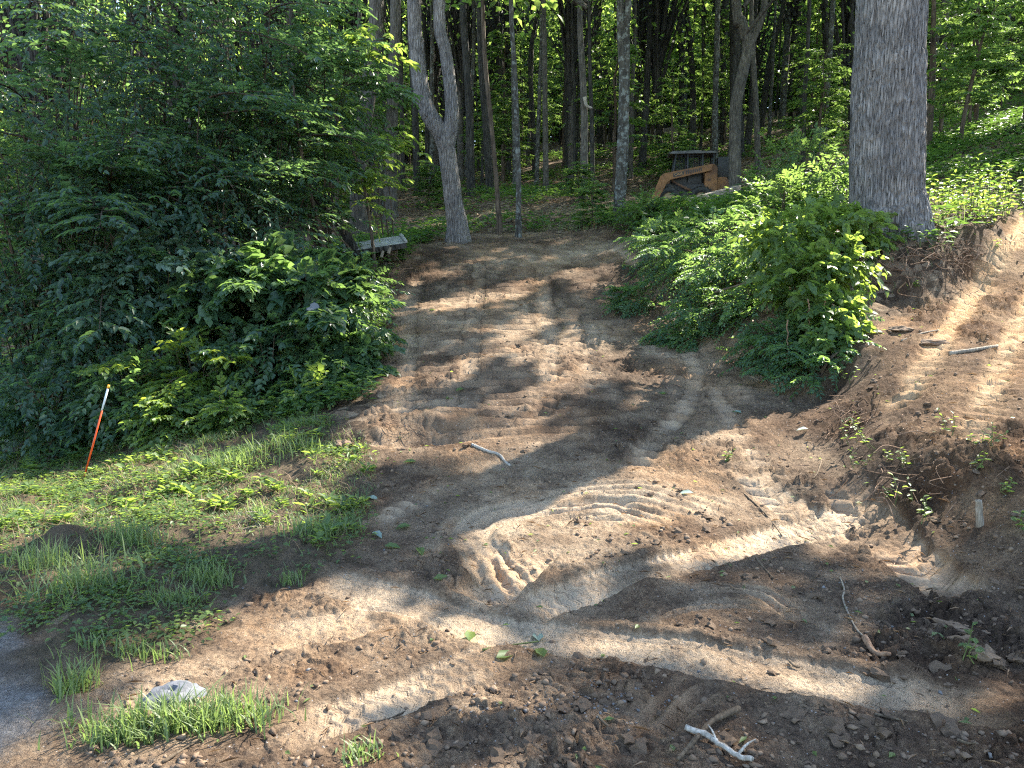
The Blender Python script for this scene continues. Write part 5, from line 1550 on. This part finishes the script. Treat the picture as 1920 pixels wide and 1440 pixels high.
for s, a in zip((-1, 1), [o for o in ld.children if o.name.startswith('arm_tower')]):
    text('18', .11, 'black', a, (-.76, s * .735, 1.02), (math.radians(90), 0, 0 if s < 0 else math.pi), 'number')

# ------------------------------------------------------------------ grass, ground cover, litter
def cover(n, xr, yr, seed, size, dens, hmax, nl=6):
    r = np.random.default_rng(seed)
    x = r.uniform(*xr, n); y = r.uniform(*yr, n)
    k = dens(x, y) > r.uniform(size=n)
    x, y = x[k], y[k]; m = len(x)
    z = ground(x, y)
    h = r.uniform(.3, 1, m) * hmax
    an = (np.arange(nl)[None] * (2 * np.pi / nl) + r.uniform(0, 6, (m, 1)) + r.normal(0, .3, (m, nl)))
    rad = r.uniform(.01, .10, (m, nl))
    hz = r.uniform(.4, 1, (m, nl)) * h[:, None]
    pos = np.stack([x[:, None] + np.cos(an) * rad, y[:, None] + np.sin(an) * rad, z[:, None] + hz], -1)
    dr = np.stack([np.cos(an), np.sin(an), r.uniform(-.3, .35, (m, nl))], -1)
    sz = size * r.uniform(.6, 1.3, (m, 1)) * r.uniform(.8, 1.2, (m, nl))
    g = G()
    leaves(g, 'lo', pos.reshape(-1, 3), dr.reshape(-1, 3), (np.array([0, 0, 1.0]) + r.normal(0, .25, (m, nl, 3))).reshape(-1, 3), sz.ravel(), (sz * .55).ravel(), np.clip(r.normal(.45, .2, (m, 1)) + r.normal(0, .1, (m, nl)), 0, 1).ravel())
    return g
def off_dirt(x, y, pad=.1):
    return sstep(0, pad, poly_sd(x, y, Z_DIRT))
def blades(n, x, y, L, W, r, lean=.5, vc=.5, vs=.2):
    z = ground(x, y) - .005
    an = r.uniform(0, 2 * np.pi, n); d = np.stack([np.cos(an), np.sin(an), np.zeros(n)], -1); sd = np.stack([-np.sin(an), np.cos(an), np.zeros(n)], -1)
    ln = np.abs(r.normal(lean, .3, n))
    o = np.stack([x, y, z], -1)
    u = np.array([0, .35, .7, 1.0])
    C = o[:, None] + np.array([0, 0, 1.0]) * (u[None] * L[:, None] * np.clip(1 - .35 * ln[:, None] * u[None], .2, 1))[..., None] + d[:, None] * ((u ** 1.8)[None] * (L * ln)[:, None])[..., None]
    hw = W[:, None] * np.array([.5, .5, .35])[None]
    V = np.zeros((n, 7, 3))
    for k in range(3):
        V[:, 2 * k] = C[:, k] - sd * hw[:, k:k + 1]; V[:, 2 * k + 1] = C[:, k] + sd * hw[:, k:k + 1]
    V[:, 6] = C[:, 3]
    q = np.array([(0, 1, 3, 2), (2, 3, 5, 4)]); t = np.array([(4, 5, 6)])
    off = (np.arange(n) * 7)[:, None, None]
    return V.reshape(-1, 3), [(q[None] + off).reshape(-1, 4), (t[None] + off).reshape(-1, 3)], np.repeat(np.clip(r.normal(vc, vs, n), 0, 1), 7)
r = np.random.default_rng(900)
n = 170000
x = r.uniform(-8, -.6, n); y = r.uniform(3.3, 9.6, n)
dn = sstep(.1, -.25, poly_sd(x, y, Z_GRASS)) * (.07 + .93 * sstep(-.3, .4, fbm(x * 1.6, y * 1.6, 3, 210) + .22)) * (.35 + .65 * sstep(-.3, .3, fbm(x * 5, y * 5, 2, 211)))
for mx, my in (_m3, hit(520, 1000), hit(60, 890), hit(200, 900)):
    dn *= 1 - .95 * np.exp(-(((x - mx) / .26) ** 2 + ((y - my) / .2) ** 2))
k = r.uniform(size=n) < dn * 1.0
x, y = x[k], y[k]; n = len(x)
hg_ = .6 + .7 * sstep(-.2, .6, fbm(x * 1.2, y * 1.2, 2, 212))
V, f, v = blades(n, x, y, r.uniform(.03, .12, n) * hg_, r.uniform(.003, .007, n), r, lean=.8, vc=.45, vs=.28)
o = link('verge_grass', G().add(V, f, v).mesh('verge_grass', M['grass'])); o['kind'] = 'stuff'; o['label'] = 'green grass growing over the left verge'
k = r.uniform(size=n) < .16
V, f, v = blades(int(k.sum()), x[k] + r.normal(0, .05, k.sum()), y[k] + r.normal(0, .05, k.sum()), r.uniform(.06, .16, k.sum()), r.uniform(.002, .005, k.sum()), r, lean=1.3)
o = link('dead_grass', G().add(V, f, v).mesh('dead_grass', M['dry'])); o['kind'] = 'stuff'; o['label'] = 'dead straw coloured blades matted in the verge'
# sparse grass elsewhere: road edges and right bank
n = 26000
x = r.uniform(-3, 9, n); y = r.uniform(9, 20, n)
k = (poly_sd(x, y, Z_DIRT) > .02) & (x > -2.2) & (r.uniform(size=n) < .8 * sstep(-.1, .4, fbm(x * 1.1, y * 1.1, 3, 220) + .15))
x, y = x[k], y[k]; n = len(x)
V, f, v = blades(n, x, y, r.uniform(.08, .24, n), r.uniform(.004, .008, n), r)
o = link('bank_grass', G().add(V, f, v).mesh('bank_grass', M['grass'])); o['kind'] = 'stuff'; o['label'] = 'grass growing along the top of the right bank'
def tuft(px, py, nb, rad, L, label, seed, group=None, vc=.65):
    r = np.random.default_rng(seed); c = hit(px, py)
    x = c[0] + r.normal(0, rad[0], nb); y = c[1] + r.normal(0, rad[1], nb)
    V, f, v = blades(nb, x, y, r.uniform(L * .4, L, nb), r.uniform(.004, .009, nb), r, vc=vc)
    b = np.array([c[0], c[1], float(ground(c[0], c[1]))])
    return tag(link('grass_tuft', G().add(V, f, v).mesh('grass_tuft', M['grass'], shift=b), None, b), label, 'grass', group, stuff=True)
for k, (px, py, nb, rad, L, lab) in enumerate([
    (320,1365,420,(.16,.035),.17,'bright sunlit grass tuft in front of the flat stone'), (420,1345,260,(.10,.04),.15,'bright grass right of the flat stone'),
    (230,1385,220,(.08,.03),.12,'low grass at the left end of the sunlit tuft'), (680,1425,70,(.05,.03),.09,'small grass sprig at the bottom left centre'),
    (150,1120,260,(.14,.09),.24,'tall grass clump at the left picture edge'), (80,1075,200,(.12,.08),.24,'seeding grass clump by the gravel corner'),
    (245,1030,220,(.12,.07),.2,'dense grass clump beside the dark mound'), (485,975,50,(.03,.03),.2,'lone bright grass sprig on the verge mound'),
    (385,1100,180,(.08,.06),.15,'bright weeds and grass at the verge tip'), (330,1135,160,(.08,.05),.13,'grass fringe at the lower verge'),
    (140,1290,110,(.05,.05),.18,'sparse grass left of the flat stone'), (600,1010,240,(.12,.1),.14,'grass patch by the road at the verge right'),
    (545,1090,50,(.03,.03),.1,'dry grass sprig at the end of the tyre track'), (250,1230,150,(.14,.04),.1,'low grass line below the verge'),
    (440,880,200,(.2,.12),.22,'long grass in front of the left thicket'), (560,850,160,(.18,.1),.2,'long grass near the round clod'), (270,820,160,(.15,.1),.26,'yellowish grass right of the orange marker'),
    (1205,405,260,(.22,.3),.3,'soft bright grass at the right head of the road'), (1250,440,200,(.2,.25),.28,'soft grass behind the locust branch')]):
    tuft(px, py, nb, rad, L, lab, 800 + k)
gg = cover(26000, (-7, -.6), (3.3, 9.4), 34, .035, lambda x, y: sstep(.15, -.2, poly_sd(x, y, Z_GRASS)) * (.05 + .8 * sstep(-.1, .45, fbm(x * 2, y * 2, 3, 239))), .07)
o = link('verge_creepers', gg.mesh('verge_creepers', M['leaf_weed'])); o['kind'] = 'stuff'; o['label'] = 'tiny creeping weeds carpeting the left verge'
# broad leaved weeds in the verge
wd = []
for k in range(5):
    r_ = np.random.default_rng(950 + k); g = G(); m = 9 + 3 * k
    an = np.arange(m) * 2.4 + r_.normal(0, .3, m); el = r_.uniform(.1, .8, m)
    dr = np.stack([np.cos(an), np.sin(an), el], -1)
    rad = r_.uniform(0, .05, m)
    pos = np.stack([np.cos(an) * rad, np.sin(an) * rad, r_.uniform(.0, .10, m)], -1)
    leaves(g, ['mid', 'heart', 'oval', 'mid', 'heart'][k], pos, dr, np.array([0, 0, 1.0]) + r_.normal(0, .2, (m, 3)), r_.uniform(.05, .11, m), r_.uniform(.03, .055, m) * (1.4 if k in (1, 4) else 1), r_.uniform(.2, .8, m))
    wd.append(g.mesh('broadleaf_weed', M['leaf_weed']))
cnt = 0
for tr in range(4000):
    if cnt >= 170:
        break
    x, y = r.uniform(-5.5, -.7), r.uniform(3.3, 8.8)
    if poly_sd(np.array([x]), np.array([y]), Z_GRASS)[0] > .05 or fbm(np.array([x * 1.6]), np.array([y * 1.6]), 3, 210)[0] < -.25:
        continue
    o = link('broadleaf_weed', wd[cnt % 5], None, (x, y, float(ground(x, y))), (0, 0, r.uniform(0, 6)))
    s = r.uniform(.45, .95); o.scale = (s, s, s)
    kn = ['pointed leaved', 'heart leaved', 'oval leaved', 'dense pointed leaved', 'dense heart leaved'][cnt % 5]; far_ = 'near the left thicket' if y > 6.2 else 'near the gravel corner'
    tag(o, 'low ' + kn + ' weed in the verge grass ' + far_, 'weed', kn + ' weeds in the verge ' + far_); cnt += 1

g = cover(13000, (-9, -1.2), (7.6, 16), 31, .085, lambda x, y: off_dirt(x, y) * (.35 + .65 * sstep(-.3, .3, fbm(x, y, 3, 231))) * np.where(poly_sd(x, y, Z_GRASS) < 0, .35, 1), .28)
o = link('thicket_undergrowth', g.mesh('thicket_undergrowth', M['leaf_cover'])); o['kind'] = 'stuff'; o['label'] = 'low leafy undergrowth under the left thicket'
g = cover(27000, (-20, 30), (12, 46), 32, .15, lambda x, y: off_dirt(x, y) * sstep(-.35, .35, fbm(x * .5, y * .5, 3, 235) + .12 * sstep(0, 6, x)) * (np.abs(x) < .95 * y + 2), .38)
o = link('forest_undergrowth', g.mesh('forest_undergrowth', M['leaf_cover'])); o['kind'] = 'stuff'; o['label'] = 'leafy ground cover over the forest floor'
g = cover(9000, (2.6, 12), (9.5, 19), 33, .10, lambda x, y: off_dirt(x, y, .05) * (.4 + .6 * sstep(-.3, .3, fbm(x, y, 3, 237))) * np.where((x > 5.3) & (y < 13), .25, 1), .3)
o = link('bank_undergrowth', g.mesh('bank_undergrowth', M['leaf_cover'])); o['kind'] = 'stuff'; o['label'] = 'low green plants on the right bank'
# dead leaves
r = np.random.default_rng(41)
n = 16000
x = r.uniform(-16, 20, n); y = r.uniform(9, 36, n)
k = (poly_sd(x, y, Z_DIRT) > 0) | (r.uniform(size=n) < .03)
x, y = x[k], y[k]; n = len(x)
g = G(); leaves(g, 'mid', np.stack([x, y, ground(x, y) + .012], -1), r.normal(size=(n, 3)) * [1, 1, .2], np.array([0, 0, 1.0]) + r.normal(0, .35, (n, 3)), r.uniform(.06, .13, n), r.uniform(.04, .08, n), r.uniform(0, 1, n))
o = link('leaf_litter', g.mesh('leaf_litter', M['dry'])); o['kind'] = 'stuff'; o['label'] = 'brown dead leaves on the forest floor'
# sunlit heap of dead leaves by the leaning log
n = 500; c = np.array(gp(600, 470)); pp = c + r.normal(0, 1, (n, 3)) * [.35, .25, .04]; pp[:, 2] = ground(pp[:, 0], pp[:, 1]) + r.uniform(.01, .14, n)
g = G(); leaves(g, 'mid', pp - c, r.normal(size=(n, 3)) * [1, 1, .3], np.array([0, 0, 1.0]) + r.normal(0, .5, (n, 3)), r.uniform(.07, .13, n), r.uniform(.04, .07, n), r.uniform(.4, 1, n))
tag(link('leaf_heap', g.mesh('leaf_heap', M['dry']), None, c), 'heap of dry brown leaves left of the weathered panel', 'leaves')
# green leaves dropped on the road
for k, (px, py) in enumerate([(700,1005),(785,1038),(770,990),(690,935),(812,1100),(880,1205),(1010,1190),(1020,1235),(930,1235),(1515,812),(780,870),(805,590),(645,985),(720,1030),(1745,1210),(1300,935),(835,750),(870,735),(1390,780),(1250,745)]):
    c = np.array(gp(px, py, .012)); g = G()
    leaves(g, 'mid', np.zeros((1, 3)), r.normal(size=(1, 3)) * [1, 1, .1], np.array([[.1, -.2, 1.0]]), .11, .06, .5)
    tag(link('fallen_leaf', g.mesh('fallen_leaf', M['leaf_weed'] if k % 3 else M['leaf_pale']), None, c), 'fallen green leaf lying on the bare road', 'leaf', 'fallen leaves on the road')

# ------------------------------------------------------------------ clods and stones
protoc = [rock_mesh('soil_clod', (1, r.uniform(.7, 1.1), r.uniform(.35, .6)), 20 + k, 'clod', 2, .95) for k in range(8)]
def clod_spot(r):
    u = r.uniform()
    if u < .45:
        return r.uniform(1180, 1920), r.uniform(1080, 1440)
    if u < .60:
        return r.uniform(560, 1250), r.uniform(1220, 1440)
    if u < .72:
        return r.uniform(1560, 1920), r.uniform(700, 1060)
    if u < .85:
        return r.uniform(1000, 1600), r.uniform(860, 1120)
    return r.uniform(680, 1100), r.uniform(620, 1000)
r = np.random.default_rng(55)
cnt = 0
while cnt < 230:
    px, py = clod_spot(r)
    q = hit(px, py)
    s = (.010 + .030 * r.uniform() ** 2) * (1.15 if py > 1200 else .9)
    if poly_sd(q[:1], q[1:], Z_DIRT)[0] > -.05:
        continue
    tr_ = min(np.min(np.hypot(P[:, 0] - q[0], P[:, 1] - q[1])) - wd_ * .5 for P, wd_, *_ in TRK)
    if tr_ < .02 and r.uniform() < .9:
        continue
    o = link('soil_clod', protoc[cnt % 8], None, (q[0], q[1], float(ground(*q)) - s * .05), (r.uniform(-.4, .4), r.uniform(-.4, .4), r.uniform(0, 6)))
    o.scale = (s, s, s)
    z_ = 'lower right' if (px > 1180 and py > 1080) else ('foreground left' if py > 1200 else ('ramp edge' if px > 1560 else 'middle of the road'))
    tag(o, {'lower right': 'dark lump of soil in the churned lower right corner', 'foreground left': 'soil lump beside the zigzag tyre print', 'ramp edge': 'soil lump on the slope of the ramp', 'middle of the road': 'small soil lump on the upper road surface'}[z_], 'clod', 'soil clods, ' + z_)
    cnt += 1
# the round sod clod and the big slabs
for (px, py, s, lab) in [(640, 840, (.09, .08, .07), 'round brown sod clod at the edge of the verge'), (1840, 1245, (.06, .045, .03), 'biggest cracked slab of soil at lower right'), (1790, 1185, (.09, .035, .016), 'flat layered soil slab at lower right'),
                         (1690, 620, (.10, .06, .035), 'long dark clod on the sunny ramp'), (1800, 1230, (.05, .03, .035), 'upright reddish soil chip at lower right'), (1750, 645, (.13, .05, .03), 'ridge of dark clods on the sunny ramp')]:
    c = gp(px, py); me = rock_mesh('soil_clod', s, int(px), 'clod', 3, .5)
    tag(link('soil_clod', me, None, (c[0], c[1], c[2] + s[2] * .3), (0, 0, px)), lab, 'clod')
# crumbs nobody could count
import bmesh as _bm
b_ = _bm.new(); _bm.ops.create_icosphere(b_, subdivisions=1, radius=1); b_.verts.ensure_lookup_table()
IV = np.array([v.co[:] for v in b_.verts]); IF = np.array([[v.index for v in f.verts] for f in b_.faces]); b_.free()
# coarser: plain icosahedron for the smallest
b_ = _bm.new(); _bm.ops.create_icosphere(b_, subdivisions=0 + 1, radius=1); b_.free()
def crumbs(n, spot, smin, smax, mat, name, label, seed, keep=.9):
    r = np.random.default_rng(seed)
    xy = spot(n, r); x, y = xy[:, 0], xy[:, 1]
    k = poly_sd(x, y, Z_DIRT) < -.02
    d = np.full(n, 9.0)
    for P, wd_, *_ in TRK:
        for p in P[::3]:
            d = np.minimum(d, np.hypot(x - p[0], y - p[1]) - wd_ * .45)
    k &= (d > .02) | (r.uniform(size=n) > keep)
    x, y = x[k], y[k]; m = len(x)
    s = smin + (smax - smin) * r.uniform(size=m) ** 3
    z = ground(x, y) + s * .1
    an = r.uniform(0, 6.28, m)
    J = np.clip(1 + r.normal(0, .38, (m, len(IV), 1)), .3, 2)
    sc = np.stack([np.ones(m), r.uniform(.6, 1, m), r.uniform(.45, .9, m)], -1)
    L_ = IV[None] * J * sc[:, None] * s[:, None, None]
    c, sn = np.cos(an)[:, None], np.sin(an)[:, None]
    V = np.stack([L_[..., 0] * c - L_[..., 1] * sn + x[:, None], L_[..., 0] * sn + L_[..., 1] * c + y[:, None], L_[..., 2] + z[:, None]], -1)
    f = (IF[None] + (np.arange(m) * len(IV))[:, None, None]).reshape(-1, 3)
    o = link(name, G().add(V.reshape(-1, 3), [f], np.repeat(r.uniform(0, 1, m), len(IV))).mesh(name, M[mat], smooth=False)); o['kind'] = 'stuff'; o['label'] = label
def spot_near(n, r):
    y = 2.2 + 9 * r.uniform(size=n) ** 1.9; x = r.uniform(-.62, .75, n) * y * .95
    w_ = sstep(-.5, .5, fbm(x * 1.3, y * 1.3, 3, 333))
    return np.stack([x, y], -1)[r.uniform(size=n) < w_ + .1][:n] if False else np.stack([x, y], -1)
crumbs(9000, spot_near, .003, .020, 'clod', 'soil_crumbs', 'crumbs of loose soil strewn over the road', 71)
zc = hit(1090, 1325)
crumbs(260, lambda n, r: np.stack([zc[0] + r.normal(0, .22, n), zc[1] + r.normal(0, .09, n)], -1), .002, .009, 'pebble', 'gravel_patch', 'patch of pale grey gravel among the tracks', 72, keep=0)
crumbs(220, lambda n, r: np.stack([r.uniform(-1.8, 2.3, n), r.uniform(2.2, 6, n)], -1), .003, .011, 'pebble', 'pebbles', 'small grey pebbles in the soil', 73, keep=.6)


# chopped stalks, bark bits and leaf scraps pressed into the road
r = np.random.default_rng(88)
n = 5200
y = 2.3 + 14 * r.uniform(size=n) ** 1.5; x = r.uniform(-.6, .72, n) * y
k = (poly_sd(x, y, Z_DIRT) < 0) & (r.uniform(size=n) < .25 + .75 * sstep(-.2, .4, fbm(x * 1.1, y * 1.1, 3, 340)))
x, y = x[k], y[k]; n = len(x)
for nm, lab, mt, sl, L0, W0 in (('road_scraps', 'bits of dead stalk and bark scattered on the road', 'dry', slice(0, n * 4 // 5), (.02, .09), (.003, .008)),
                                ('green_scraps', 'shredded green leaf bits pressed into the road', 'leaf_weed', slice(n * 4 // 5, n), (.02, .05), (.01, .025))):
    xs, ys = x[sl], y[sl]; m = len(xs)
    g = G(); leaves(g, 'lo', np.stack([xs, ys, ground(xs, ys) + .008], -1), r.normal(size=(m, 3)) * [1, 1, .15], np.array([0, 0, 1.0]) + r.normal(0, .3, (m, 3)), r.uniform(*L0, m), r.uniform(*W0, m), r.uniform(0, 1, m))
    o = link(nm, g.mesh(nm, M[mt])); o['kind'] = 'stuff'; o['label'] = lab
